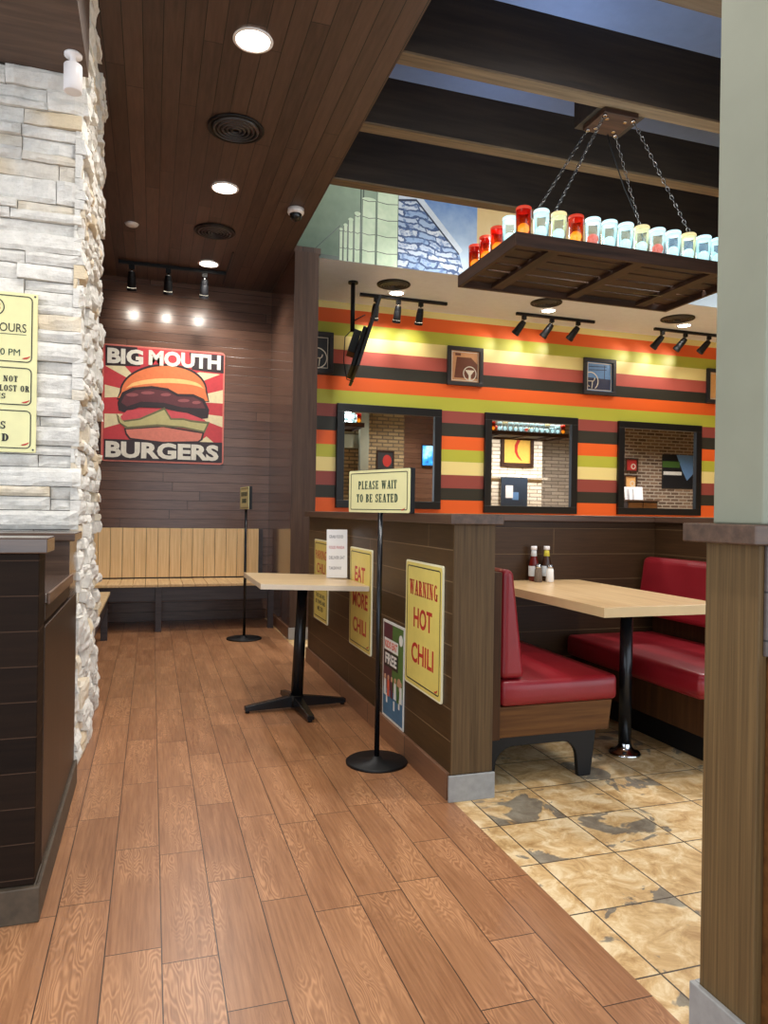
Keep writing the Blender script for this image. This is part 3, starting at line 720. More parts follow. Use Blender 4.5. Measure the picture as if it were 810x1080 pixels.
for z0, x0, x1 in ((.58, .15, .86), (.28, .25, .76)):
    k = 8
    for q in range(k):
        a = x0+(x1-x0)*q/k
        boxo('printed_mark', (X0+w*a, -.0185, 1.155+h*z0, X0+w*(a+(x1-x0)/k*.62), -.0176, 1.155+h*(z0+.19)), 'signgreen', f)

# ================================================================== SMALL SQUARE TABLE
t = thing('cafe_table', 'small square pale table on a black four foot pedestal beside the partition', 'table', (.816, 4.14, 0))
TILT = math.radians(2.2)
def tilted(o): o.rotation_euler = (0, TILT, 0); return o
hw = .295
bm = BM(); prism(bm, [(-hw, .725), (hw, .725), (hw, .753), (-hw, .753)], -.36, .36)
top = tilted(obj('tabletop', bm, 'lam', t, .002))
bm = BM(); outline_pts = None
for d in ((-hw-.0015, -.3615, .7255, hw+.0015, -.3605, .7525), (-hw-.0015, .3605, .7255, hw+.0015, .3615, .7525), (-hw-.0015, -.3605, .7255, -hw-.0005, .3605, .7525), (hw+.0005, -.3605, .7255, hw+.0015, .3605, .7525)): box(bm, *d)
obj('edge_band', bm, 'lamedge', top)
bm = BM(); cyl(bm, (0, 0, .035), (0, 0, .715), .036, .03, 24); tilted(obj('column', bm, 'blacksteel', t))
bm = BM(); prism(bm, [(-.12, .71), (.12, .71), (.12, .724), (-.12, .724)], -.12, .12); tilted(obj('mounting_plate', bm, 'black', t))
bm = BM(); cyl(bm, (0, 0, .015), (0, 0, .082), .044, .041, 24); obj('hub', bm, 'blacksteel', t)
for k in range(4):
    a = k*PI/2+.08
    bm = BM(); 
    hexa(bm, [(0.03, -.026, .016), (.30, -.02, .012), (.30, .02, .012), (.03, .026, .016), (.03, -.024, .078), (.30, -.018, .038), (.30, .018, .038), (.03, .024, .078)])
    l = obj('leg', bm, 'blacksteel', t, .003); l.rotation_euler = (0, 0, a)
    bm = BM(); cyl(bm, (.285, 0, 0), (.285, 0, .012), .012, seg=12); obj('foot_pad', bm, 'black', l)
# paper notice on the table
t = thing('paper_notice', 'white folded paper notice with printed lines standing on the small square table', 'notice', (1.072, 4.25, .7466), math.radians(-8))
lw = .125
KZ = 1.3
def pz(z): return .012-.03*0
bm = BM(); hexa(bm, [(-lw/2, -.035, .002), (lw/2, -.035, .002), (lw/2, -.0342, .002), (-lw/2, -.0342, .002), (-lw/2, -.004, .225), (lw/2, -.004, .225), (lw/2, -.0032, .225), (-lw/2, -.0032, .225)]); bmesh.ops.scale(bm, vec=(1, 1, KZ), verts=bm.verts[:]); obj('front_leaf', bm, 'paper', t)
bm = BM(); hexa(bm, [(-lw/2+.006, .035, .0), (lw/2+.006, .035, .0), (lw/2+.006, .0358, .0), (-lw/2+.006, .0358, .0), (-lw/2, -.0032, .225), (lw/2, -.0032, .225), (lw/2, -.0024, .225), (-lw/2, -.0024, .225)]); bmesh.ops.scale(bm, vec=(1, 1, KZ), verts=bm.verts[:]); obj('rear_leaf', bm, 'paper', t)
ang = math.atan2(.031, .223)
for txt, z, m, x1 in (('GRAB FOOD', .185, 'greyink', .80), ('FOOD PANDA', .135, 'pinkink', .86), ('DELIVER EAT', .088, 'greyink', .88), ('TAKEAWAY', .04, 'greyink', .72)):
    l = lettering(txt, -lw/2+lw*.12, -lw/2+lw*x1, z, z+.014, 0, m, t)
    for v in l.data.vertices:
        z_ = v.co.z; v.co.y = v.co.y-.035+.031*(z_-.002)/.223-.0004; v.co.z *= KZ

# ================================================================== BOOTH
t = thing('booth_bench', 'red vinyl booth bench with arched black base beside the partition end', 'bench', (1.335, 2.72, 0))
L = .975
boxo('side_panel', (.002, .0, .20, .068, L, .905), 'sidepanel', t, .003)
def cushion(name, d, par, bev=.028, seg=4):
    bm = BM(); box(bm, *d); bmesh.ops.subdivide_edges(bm, edges=bm.edges[:], cuts=4, use_grid_fill=True)
    c = Vector(((d[0]+d[3])/2, (d[1]+d[4])/2, (d[2]+d[5])/2)); hx = Vector((d[3]-d[0], d[4]-d[1], d[5]-d[2]))/2
    for v in bm.verts:
        q = Vector(((v.co[i]-c[i])/hx[i] for i in range(3)))
        for i in range(3):
            if abs(q[i]) > .99: v.co[i] += math.copysign(.012*(1-q[(i+1) % 3]**4)*(1-q[(i+2) % 3]**4), q[i])
    o = obj(name, bm, 'red', par, bev, seg)
    for p_ in o.data.polygons: p_.use_smooth = True
    return o
cushion('seat', (.072, -.005, .338, .64, L, .447), t, .02)
bm = BM(); hexa(bm, [(.072, 0, .452), (.185, 0, .452), (.185, L, .452), (.072, L, .452), (.072, 0, .915), (.125, 0, .915), (.125, L, .915), (.072, L, .915)])
o = obj('backrest', bm, 'red', t, .03, 4)
bm = BM(); hexa(bm, [(.069, .01, .205), (.605, .01, .205), (.605, L-.01, .205), (.069, L-.01, .205), (.069, .01, .335), (.622, .01, .335), (.622, L-.01, .335), (.069, L-.01, .335)]); obj('apron', bm, 'apron', t, .003)
# arched black base
def arch(bm, y0, y1):
    pts = [(0.0, 0), (.055, 0), (.062, .075)]
    for i in range(7):
        a = PI/2*(i/6); pts.append((.062+.09*(1-math.cos(a)), .075+.085*math.sin(a)))
    for i in range(7):
        a = PI/2*(1-i/6); pts.append((.46-.07*(1-math.cos(a)), .075+.085*math.sin(a)))
    pts += [(.468, 0), (.53, 0), (.555, .203), (0, .203)]
    prism(bm, pts, y0, y1)
bm = BM(); arch(bm, .03, .055); obj('base_frame', bm, 'black', t, .003)
bm = BM(); arch(bm, L-.07, L-.045); obj('base_frame', bm, 'black', t, .003)
bm = BM(); box(bm, .2, .056, .165, .24, L-.071, .2); obj('base_rail', bm, 'black', t)
# right bench
t = thing('booth_bench', 'red vinyl booth bench behind the long table against the right booth wall', 'bench', (2.948, 2.60, 0))
L = 1.08
cushion('seat', (-.63, 0, .335, -.03, L, .452), t, .03)
bm = BM(); hexa(bm, [(-.16, 0, .56), (-.03, 0, .56), (-.03, L, .56), (-.16, L, .56), (-.11, 0, .905), (-.03, 0, .905), (-.03, L, .905), (-.11, L, .905)]); obj('backrest', bm, 'red', t, .032, 4)
boxo('back_board', (-.0295, 0, .05, -.004, L, .90), 'sidepanel', t)
boxo('apron', (-.56, .01, .15, -.03, L-.01, .333), 'sidepanel', t, .003)  # darker wood puts the shade under the table into the apron colour
boxo('base', (-.46, .03, 0, -.06, L-.03, .149), 'black', t, .003)
# table
t = thing('booth_table', 'long pale wood booth table on a round black pedestal', 'table', (2.19, 2.95, 0))
bm = BM(); box(bm, -.405, -.40, .727, .215, .757, .769); top = obj('tabletop', bm, 'lamy', t, .002)
bm = BM()
for d in ((-.4065, -.4015, .7275, .2165, -.4005, .7685), (-.4065, -.4005, .7275, -.4055, .757, .7685), (.2155, -.4005, .7275, .2165, .757, .7685)): box(bm, *d)
obj('edge_band', bm, 'lamedge2', top)
bm = BM(); cyl(bm, (0, 0, .03), (0, 0, .715), .03); obj('column', bm, 'blacksteel', t)
bm = BM(); lathe(bm, [(0, 0), (.075, 0), (.078, .008), (.066, .018), (.045, .022), (.034, .04), (.031, .055)], seg=32); obj('base', bm, 'chrome', t); 
bm = BM(); box(bm, -.14, -.14, .715, .14, .14, .7265); obj('mounting_plate', bm, 'black', t)
# bottles and shakers on the table
def bottle(label, x, y, sauce, neck):
    t = thing('sauce_bottle', label, 'bottle', (x, y, .7695))
    bm = BM(); lathe(bm, [(0, 0), (.026, 0), (.029, .006), (.029, .09), (.024, .115), (.014, .15), (.0125, .165)], seg=24); obj('glass', bm, sauce, t)
    bm = BM(); lathe(bm, [(.0135, .140), (.0172, .142), (.0145, .172), (.0135, .176)], seg=24); obj('neck_label', bm, neck, t)
    bm = BM(); lathe(bm, [(.0295, .028), (.0298, .030), (.0298, .084), (.0295, .086)], seg=24); obj('body_label', bm, 'labelwhite', t)
    bm = BM(); lathe(bm, [(.0145, .1765), (.0175, .178), (.0175, .195), (.0155, .199), (0, .199)], seg=24); obj('cap', bm, 'capwhite', t)
bottle('dark red sauce bottle with a white neck label on the booth table', 2.085, 3.66, 'ketchup', 'labelwhite')
bottle('dark brown sauce bottle with a yellow neck label on the booth table', 2.165, 3.655, 'mustard', 'labelyellow')
def shaker(label, x, y, fill):
    t = thing('shaker', label, 'shaker', (x, y, .7695))
    bm = BM(); lathe(bm, [(0, 0), (.021, 0), (.023, .004), (.02, .07), (.016, .078)], seg=16); obj('body', bm, fill, t)
    bm = BM(); lathe(bm, [(.0165, .0785), (.0185, .079), (.018, .09), (.011, .1), (0, .102)], seg=16); obj('lid', bm, 'chrome', t)
shaker('pepper shaker with grey contents in front of the white labelled sauce bottle', 2.075, 3.59, 'pepper')
shaker('salt shaker with white contents in front of the yellow labelled sauce bottle', 2.143, 3.58, 'salt')

# ================================================================== MIRRORS AND PICTURES ON THE STRIPED WALL
def mirror_at(label, x0, x1, z0, z1):
    t = thing('wall_mirror', label, 'mirror', (x0, 7.70, z0), 0, None)
    w, h = x1-x0, z1-z0; f = .085
    bm = BM()
    for d in ((0, 0, w, f), (0, h-f, w, h), (0, f, f, h-f), (w-f, f, w, h-f)): box(bm, d[0], -.045, d[1], d[2], -.002, d[3])
    obj('frame', bm, 'mirrorframe', t, .004)
    bm = BM(); box(bm, f-.01, -.014, f-.01, w-f+.01, -.003, h-f+.01); obj('glass', bm, 'mirror', t)
mirror_at('black framed mirror on the striped wall, the left one behind the standing sign', 1.915, 3.15, 1.19, 2.335)
mirror_at('black framed mirror on the striped wall, the middle one behind the booth', 3.70, 4.945, 1.16, 2.335)
mirror_at('black framed mirror on the striped wall, the one beside the near column', 5.535, 6.80, 1.165, 2.335)
mk('a_dark', (44, 46, 50)); mk('a_tan', (206, 150, 104)); mk('a_brown', (110, 62, 42)); mk('a_blue', (104, 146, 198)); mk('a_navy', (54, 58, 84)); mk('a_orange', (230, 176, 110)); mk('a_red', (176, 50, 46))
def picture(label, x0, z0, ground, kind, w=.45, h=.45):
    t = thing('framed_picture', label, 'picture', (x0, 7.70, z0))
    bm = BM(); f = .045
    for d in ((0, 0, w, f), (0, h-f, w, h), (0, f, f, h-f), (w-f, f, w, h-f)): box(bm, d[0], -.035, d[1], d[2], -.002, d[3])
    obj('frame', bm, 'picframe', t, .003)
    boxo('print', (f, -.012, f, w-f, -.003, h-f), ground, t)
    bm = BM(); outline(bm, f+.012, f+.012, w-f-.012, h-f-.012, .002, .008, -.0145); obj('border_line', bm, 'line', t)
    if kind == 'house':
        bm = BM(); prism(bm, [(.09, .09), (.39, .09), (.39, .25), (.30, .33), (.12, .33)], -.0132, -.0121); obj('printed_house', bm, 'a_brown', t)
        bm = BM(); prism(bm, [(.10, .345), (.17, .345), (.17, .375), (.10, .375)], -.0132, -.0121); obj('printed_chimney', bm, 'a_brown', t)
    if kind == 'sky':
        bm = BM(); prism(bm, [(.06, .06), (.39, .06), (.39, .20), (.06, .21)], -.0132, -.0121); obj('printed_ground', bm, 'a_navy', t)
        bm = BM(); prism(bm, [(.30, .2), (.308, .2), (.308, .37), (.30, .37)], -.0132, -.0121); prism(bm, [(.08, .30), (.33, .31), (.33, .318), (.08, .308)], -.0133, -.0121); prism(bm, [(.08, .34), (.33, .35), (.33, .358), (.08, .348)], -.0133, -.0121); obj('printed_wires', bm, 'a_navy', t)
    if kind in ('house', 'glass'):
        bm = BM(); ringxz(bm, .285, .145, .085, .011, -.0158); obj('emblem_ring', bm, 'line', t)
        bm = BM(); prism(bm, [(.23, .185), (.34, .185), (.34, .178), (.298, .125), (.298, .07), (.272, .07), (.272, .125), (.23, .178)], -.0158, -.0121); obj('emblem', bm, 'line', t)
    if kind in ('sky', 'horn'):
        cx = .10 if kind == 'sky' else .27
        bm = BM(); ringxz(bm, cx, .165, .115, .012, -.0158, a0=(-.9 if kind == 'sky' else -PI), a1=(1.9 if kind == 'sky' else PI)); obj('emblem_ring', bm, 'line', t)
        bm = BM(); tube(bm, [(cx-.05, -.0152, .165), (cx+.04, -.0152, .165), (cx+.055, -.0152, .18), (cx+.06, -.0152, .205)], .006, 6); tube(bm, [(cx+.03, -.0152, .165), (cx+.025, -.0152, .11), (cx+.02, -.0152, .075)], .006, 6); tube(bm, [(cx-.05, -.0152, .165), (cx-.035, -.0152, .105), (cx-.01, -.0152, .10)], .006, 6); obj('emblem', bm, 'line', t)
picture('dark framed picture with a white ring emblem beside the pillar', 1.865-.45, 2.65, 'a_dark', 'horn')
picture('framed brown house picture with a glass emblem on the striped wall left of centre', 3.215, 2.63, 'a_tan', 'house')
picture('framed blue sky picture on the striped wall right of centre', 5.025, 2.64, 'a_blue', 'sky', .46, .45)
picture('framed orange picture on the striped wall half hidden by the near column', 6.885, 2.645, 'a_orange', 'horn')

# ================================================================== MURAL
ym = 6.43
t = thing('mural', 'wide silo and stone gable mural above the white booth ceiling', 'mural', (1.20, ym, 3.452))
def mq(px, py):
    p = onY(320+px/3.375, 170+py/3.375, ym); return (p.x-1.20, p.z-3.452)
def mprint(name, pts, lay, mat): 
    bm = BM(); prism(bm, pts, -.006-lay*.001, -.0045 if lay else 0); return obj(name, bm, mat, t)
def gradm(name, a, b, axis, s, o):
    q = NT(name); p = q.xyz(q.obj())[axis]; f = q.math('MULTIPLY_ADD', p, s, o, True); n = q.noise(q.obj(), 9, 5)
    return q.set(q.mix(q.math('ADD', f, q.math('MULTIPLY', q.math('SUBTRACT', n, .5), .5), None, True), lin(a), lin(b)), .6)
MAT['m_green'] = gradm('mural_green', (84, 108, 92), (150, 172, 150), 2, 1.1, .0)
MAT['m_sky'] = gradm('mural_sky', (186, 206, 222), (64, 112, 176), 2, 1.5, -.2)
MAT['m_tan'] = gradm('mural_tan', (226, 206, 160), (196, 168, 112), 2, 1.2, 0)
mk('m_line', (62, 80, 70)); mk('m_roof', (196, 208, 220)); mk('m_roofdark', (48, 58, 80))
def silom():
    q = NT('mural_silo'); p = q.xyz(q.obj()); n = q.noise(q.obj(), 12, 4)
    return q.set(q.mix(n, lin((166, 196, 166)), lin((220, 234, 208))), .6)
MAT['m_silo'] = silom()
def mstone():
    q = NT('mural_stone'); p = q.xyz(q.obj()); n = q.node('ShaderNodeTexBrick'); nn = q.noise(q.obj(), 4.5, 4)
    q.put(n.inputs['Vector'], q.comb(q.math('ADD', p[0], q.math('MULTIPLY', nn, .3)), q.math('ADD', q.math('ADD', p[2], q.math('MULTIPLY', p[0], .1)), q.math('MULTIPLY', nn, .16)), 0))
    for k, v in (('Scale', 1), ('Mortar Size', .01), ('Brick Width', .2), ('Row Height', .062)): n.inputs[k].default_value = v
    n.inputs['Color1'].default_value = lin((208, 216, 222)); n.inputs['Color2'].default_value = lin((136, 164, 200)); n.inputs['Mortar'].default_value = lin((62, 84, 124))
    n2 = q.noise(q.obj(), 16, 6, .7)
    return q.set(q.mix(q.rng(n2, .52, .6, 0, .85), n.outputs['Color'], lin((84, 112, 160))), .6)
MAT['m_stone'] = mstone()
xg = mq(336, 300)[0]; xs = mq(617, 250)[0]
R_ = lambda a, b: [(a, 0), (b, 0), (b, .86), (a, .86)]
mprint('green_panel', R_(0, xg), 0, 'm_green'); mprint('sky_panel', R_(xg, xs), 0, 'm_sky'); mprint('tan_panel', R_(xs, xs+2.2), 0, 'm_tan')
mprint('sky_panel', R_(xs+2.2, xs+5), 0, 'm_sky'); mprint('green_panel', R_(xs+5, 11), 0, 'm_green')
for a, b, ytop in ((127, 140, 238), (142, 157, 222), (159, 178, 202), (181, 203, 180), (209, 258, 128), (262, 338, 104)):
    xa, zt = mq(a, ytop); xb = mq(b, ytop)[0]
    k = [(xa, 0), (xb, 0), (xb, zt-.015)]+[((xa+xb)/2+(xb-xa)/2*math.cos(i*PI/8), zt-.015+.018*math.sin(i*PI/8)) for i in range(1, 8)]+[(xa, zt-.015)]
    mprint('printed_silo', k, 1, 'm_silo')
    bm = BM(); z = .12
    while z < zt-.02: prism(bm, [(xa, z), ((xa+xb)/2, z-.012), (xb, z), (xb, z+.006), ((xa+xb)/2, z-.006), (xa, z+.006)], -.0078, -.0071); z += .155
    prism(bm, [(xa, 0), (xa+.006, 0), (xa+.006, zt-.02), (xa, zt-.02)], -.0078, -.0071); prism(bm, [(xb-.004, 0), (xb, 0), (xb, zt-.02), (xb-.004, zt-.02)], -.0078, -.0071)
    obj('printed_line', bm, 'm_line', t)
bm = BM(); a, b = mq(42, 308), mq(130, 228); prism(bm, [a, (a[0], a[1]-.012), (b[0], b[1]-.012), b], -.0068, -.0061)
for c in (203, 212): 
    a = mq(c, 75); prism(bm, [(a[0], .1), (a[0]+.012, .1), (a[0]+.012, .85), (a[0], .85)], -.0068, -.0061)
prism(bm, [(.14, .0), (.55, 0), (.55, .03), (.14, .04)], -.0068, -.0061)
obj('printed_line', bm, 'm_line', t)
g0, g1, g2 = mq(340, 140), mq(402, 138), mq(553, 330)
mprint('printed_gable', [(xg, 0), (g2[0]+.06, 0), (g2[0], g2[1]), g1, (xg, g0[1])], 1, 'm_stone')
r1, r2 = mq(412, 122), mq(556, 318)
mprint('printed_roof', [(xg, g0[1]+.045), (r1[0], r1[1]+.01), (r2[0]+.03, r2[1]), (g2[0], g2[1]-.015), (g1[0]-.005, g1[1]-.012), (xg, g0[1]-.006)], 2, 'm_roof')
mprint('printed_roof_edge', [(xg, g0[1]+.01), (g1[0], g1[1]+.004), (g2[0], g2[1]), (g2[0], g2[1]-.018), (g1[0]-.004, g1[1]-.016), (xg, g0[1]-.01)], 3, 'm_roofdark')

# ================================================================== CEILING FITTINGS
def vent(label, x, y, z, r=.165):
    t = thing('air_vent', label, 'vent', (x, y, z), 0, None)
    bm = BM(); lathe(bm, [(0, -.001), (r, -.001), (r, -.010), (r-.012, -.014), (r-.02, -.006), (0, -.006)], seg=40); obj('rim', bm, 'black', t)
    for k in range(5):
        q = r-.03-k*.026
        bm = BM(); lathe(bm, [(q, -.0065), (q-.004, -.018), (q-.016, -.020), (q-.012, -.0065)], seg=36); obj('ring_vane', bm, 'picframe', t)
vent('round black ceiling vent between the two nearest downlights over the wood floor', .453, 4.46, ZC, .17)
vent('round black ceiling vent near the three-spot track over the wood floor', .466, 6.16, ZC, .17)
vent('round black vent in the white ceiling above the hanging television', 2.29, 6.90, 3.45, .17)
vent('round black vent in the white ceiling just past the left end of the hanging tray', 4.04, 6.91, 3.45, .17)
vent('round black vent in the white ceiling below the right end of the hanging tray', 5.78, 6.93, 3.45, .19)
LIGHTS = []
def downlight(label, x, y, z, r=.085, e=26, add=True):
    t = thing('downlight', label, 'light', (x, y, z))
    bm = BM(); lathe(bm, [(r+.012, -.001), (r+.014, -.006), (r, -.009), (r-.002, -.003)], seg=32); obj('trim_ring', bm, 'capwhite', t)
    bm = BM(); lathe(bm, [(0, -.004), (r-.003, -.004), (r-.003, -.001), (0, -.001)], seg=32); obj('diffuser', bm, 'lamp', t)
    if add: LIGHTS.append((x, y, z-.03, e))
downlight('round downlight at the very top edge over the wood floor', .448, 2.6, ZC)
downlight('round downlight nearest the camera, above the first black vent', .442, 3.594, ZC)
downlight('round downlight between the two black vents over the wood floor', .467, 5.309, ZC)
downlight('round downlight beside the three-spot track over the waiting bench', .477, 6.996, ZC, .085, 50)
downlight('round downlight in the white ceiling above the hanging television', 2.41, 7.16, 3.45, .075, 14)
downlight('round downlight in the white ceiling above the middle three-spot track', 4.22, 7.17, 3.45, .075, 14)
downlight('round downlight in the white ceiling above the track beside the column', 6.06, 7.15, 3.45, .075, 14)
bm = BM(); lathe(bm, [(0, -.02), (.045, -.016), (.055, 0), (0, 0)], (-.189, 6.24, ZC), 24); tag(obj('smoke_detector', bm, 'capwhite'), 'small round white detector on the wooden ceiling left of the far vent', 'detector')
t = thing('ceiling_camera', 'white dome camera under the edge of the wooden ceiling', 'camera', (1.02, 5.49, ZC))
bm = BM(); lathe(bm, [(0, -.001), (.062, -.001), (.064, -.03), (.058, -.042), (.048, -.044)], seg=28); obj('housing', bm, 'capwhite', t)
bm = BM(); lathe(bm, [(.048, -.044), (.046, -.066), (.034, -.084), (.016, -.094), (0, -.096)], seg=28); obj('dome', bm, 'blacksteel', t)
bm = BM(); box(bm, .655, 6.60, ZC-.008, .672, 7.56, ZC-.0005); tag(obj('ceiling_strip', bm, 'black', bevel=.002), 'thin dark strip on the wooden ceiling right of the three-spot track', 'strip')
def track(label, x0, x1, y, z, heads, tilt, aim, col=(1, .92, .8), e=22):
    t = thing('track_light', label, 'light', ((x0+x1)/2, y, z)); xm = (x0+x1)/2
    boxo('track', (x0-xm, -.018, -.032, x1-xm, .018, -.0005), 'black', t, .002)
    for hx in heads:
        x = hx-xm
        ad = boxo('adapter', (x-.025, -.016, -.075, x+.025, .016, -.0325), 'black', t, .002)
        bm = BM(); cyl(bm, (x, 0, -.076), (x, 0, -.105), .01, seg=12); obj('stem', bm, 'chrome', ad)
        p0 = Vector((x, 0, -.095)); d = Vector((math.sin(tilt[0]), math.sin(tilt[1]), -1)).normalized()
        bm = BM(); cyl(bm, p0, p0+d*.05, .030, .038, 20); cyl(bm, p0+d*.05, p0+d*.145, .038, .041, 20); cyl(bm, p0+d*.1455, p0+d*.175, .046, .046, 20, caps=False); cyl(bm, p0+d*.175, p0+d*.1455, .0425, .0425, 20, caps=False)
        h = obj('spot_head', bm, 'black', t, .002)
        bm = BM(); cyl(bm, p0+d*.147, p0+d*.149, .040, .040, 20); obj('lens', bm, 'lens', h)
        w0 = Vector((xm, y, z))+p0+d*.185; LIGHTS.append(('spot', w0, Vector((aim[0], 7.7-w0.y, aim[1]-w0.z)), e, col))
track('black track with three spots over the burger sign', -.33, .655, 7.19, ZC, (-.212, .118, .455), (0, .5), (0, 3.10), e=7)
track('black track with three spots beside the hanging television', 2.05, 3.04, 7.30, 3.45, (2.23, 2.48, 2.735), (0.02, .5), (.02, 3.06), e=6)
track('black track with three spots on the white ceiling below the hanging tray', 3.92, 4.95, 7.36, 3.45, (4.02, 4.38, 4.73), (-.62, .5), (-.40, 3.10), e=6)
track('black track with three spots on the white ceiling beside the near column', 5.80, 6.75, 7.36, 3.45, (5.92, 6.26, 6.62), (-.70, .5), (-.46, 3.10), e=6)
# white cylinder spot on the left soffit
t = thing('cylinder_spot', 'white cylinder spot light under the soffit in front of the stone pillar', 'light', (-.325, 3.13, 2.96))
bm = BM(); lathe(bm, [(0, -.001), (.034, -.001), (.034, -.010), (.012, -.012), (.012, -.044), (0, -.044)], seg=24); obj('mount', bm, 'capwhite', t)
bm = BM(); lathe(bm, [(0, -.045), (.033, -.045), (.035, -.049), (.035, -.150), (.03, -.152), (0, -.144)], seg=28); obj('body', bm, 'capwhite', t)

# ================================================================== TELEVISION
t = thing('ceiling_television', 'black flat television seen edge on hanging by a pole from the white ceiling', 'television', (1.885, 6.97, 3.45))
bm = BM(); cyl(bm, (0, 0, -.001), (0, 0, -.02), .05, seg=24); cyl(bm, (0, 0, -.02), (0, 0, -.50), .022, seg=16); obj('pole', bm, 'black', t)
b = bpy.data.objects.new('x', None); bpy.data.objects.remove(b)
RT = Matrix.Rotation(math.radians(-11.3), 4, 'Z') @ Matrix.Rotation(math.radians(17), 4, 'Y')
def tvp(bm):
    bmesh.ops.transform(bm, matrix=Matrix.Translation((.05, -.03, -.62)) @ RT, verts=bm.verts[:])
bm = BM(); box(bm, .045, -.55, -.33, .075, .55, .36); tvp(bm); obj('panel', bm, 'black', t, .006)
bm = BM(); box(bm, .0752, -.535, -.315, .0765, .535, .345); tvp(bm); obj('screen', bm, 'black', t)
bm = BM(); box(bm, -.0, -.33, -.30, .044, .33, .10); tvp(bm); obj('rear_housing', bm, 'black', t, .01)
bm = BM(); box(bm, -.075, -.12, -.13, -.001, .12, .10); tvp(bm); obj('bracket', bm, 'black', t, .004)
bm = BM(); tube(bm, [(0, .0, -.40), (.06, 0, -.36), (.13, 0, -.32)], .006); tube(bm, [(-.02, 0, -.50), (-.075, 0, -.56), (-.085, 0, -.8), (-.05, 0, -.98), (.02, 0, -1.0)], .005); obj('cable', bm, 'black', t)

# ================================================================== HANGING JAR TRAY
t = thing('jar_chandelier', 'dark wooden tray of glowing glass jars hung on chains from the beams', 'light', (2.525, 3.69, 2.53))
TX, TY = .765, .372
for d, m in (((-TX, -TY, 0, TX, -TY+.022, .072), 'traywood'), ((-TX, TY-.022, 0, TX, TY, .072), 'traywood'), ((-TX, -TY+.0225, 0, -TX+.022, TY-.0225, .072), 'traywoody'), ((TX-.022, -TY+.0225, 0, TX, TY-.0225, .072), 'traywoody')):
    boxo('side_board', d, m, t, .002)
for k in range(6):
    y = -TY+.03+k*.115; boxo('plank', (-TX+.0225, y, .034, TX-.0225, y+.098, .052), 'traywood', t, .002)
for x in (-.55, -.02, .5): boxo('batten', (x, -TY+.023, .010, x+.075, TY-.023, .0335), 'traywoody', t, .002)
boxo('lamp_wire', (.30, .10, .006, .52, .104, .01), 'chrome', t)
JARS = {}
def jar_proto(kind):
    bm = BM(); lathe(bm, [(.037, 0), (.039, .003), (.0415, .13), (.0415, .17)], seg=20)
    g = obj('glass_jar', bm, {'c': 'jar_clear', 'r': 'jar_red', 'm': 'jar_clear', 'k': 'jar_clear', 'a': 'jar_amber'}[kind], t)
    bm = BM(); lathe(bm, [(0, .158), (.036, .156), (.0417, .160), (.0417, .174), (.038, .178), (.030, .178), (.026, .174), (0, .174)], seg=20)
    b = obj('jar_base', bm, {'c': 'base_clear', 'r': 'base_red', 'm': 'base_amber', 'k': 'base_clear', 'a': 'base_red'}[kind], g)
    bm = BM(); lathe(bm, [(0, .002), (.010, .004), (.010, .040), (.024, .048), (.031, .062), (.028, .080), (.016, .092), (0, .096)], seg=16)
    u = obj('bulb', bm, {'c': 'bulb', 'r': 'bulbw', 'm': 'bulb', 'k': 'bulbr', 'a': 'bulbw'}[kind], g)
    return [g, b, u]
def put_jar(kind, x, y):
    if kind not in JARS:
        JARS[kind] = jar_proto(kind); JARS[kind][0].location = (x, y, .0525); return
    g = JARS[kind][0]; c = g.copy(); COL.objects.link(c); c.parent = t; c.location = (x, y, .0525)
    for q in JARS[kind][1:]: z = q.copy(); COL.objects.link(z); z.parent = c
front = 'rcmakccmkcmccc'
for i, k in enumerate(front): put_jar(k, -TX+.078+i*.1055, -TY+.07)
for i, k in enumerate('crrr'): put_jar(k, -TX+.072, -TY+.21+i*.146)
for i, k in enumerate('ccmccckcccmccr'): 
    if i not in (0,): put_jar(k, -TX+.078+i*.1055, TY-.07)
for i in range(2): put_jar('c', TX-.072, -TY+.27+i*.19)
# plate and chains
PZ = 3.44-2.53
boxo('ceiling_plate', (-.115, -.175, PZ+.0, .115, .045, PZ+.028), 'traywood', t, .003)
def chain(a, b):
    a, b = Vector(a), Vector(b); d = b-a; n = int(d.length/.026); z = d.normalized(); u = z.orthogonal().normalized(); v = z.cross(u)
    bm = BM()
    for i in range(n):
        c = a+d*((i+.5)/n); s, q = (u, v) if i % 2 else (v, u)
        tube(bm, [c+z*.0165*math.cos(k*PI/4)+s*.0085*math.sin(k*PI/4) for k in range(8)], .0026, 5, True)
    return obj('chain', bm, 'darkchrome', t)
for sx in (-1, 1):
    for s_, py, ty in ((0, -.15, -.24), (1, .02, .21)):
        chain((sx*.095, py, PZ), (sx*.575, ty, .055))
        bm = BM(); cyl(bm, (sx*.095, py, PZ-.012), (sx*.095, py, PZ-.0005), .012, seg=14); obj('hook_plate', bm, 'chrome', t)
        bm = BM(); cyl(bm, (sx*.06, py+(.03 if s_ == 0 else -.03), PZ-.006), (sx*.06, py+(.03 if s_ == 0 else -.03), PZ-.0005), .011, seg=14); obj('bolt_head', bm, 'chrome', t)
bm = BM(); tube(bm, [(.05, .03, PZ), (.075, .035, PZ-.07), (.2, .07, PZ-.28), (.36, .13, .46), (.5, .19, .12), (.55, .2, .06)], .004, 6); obj('power_cable', bm, 'black', t)
c2 = copy_tree(t, (6.35, 3.69, 2.53), 'dark wooden jar tray light reflected in the middle mirror')

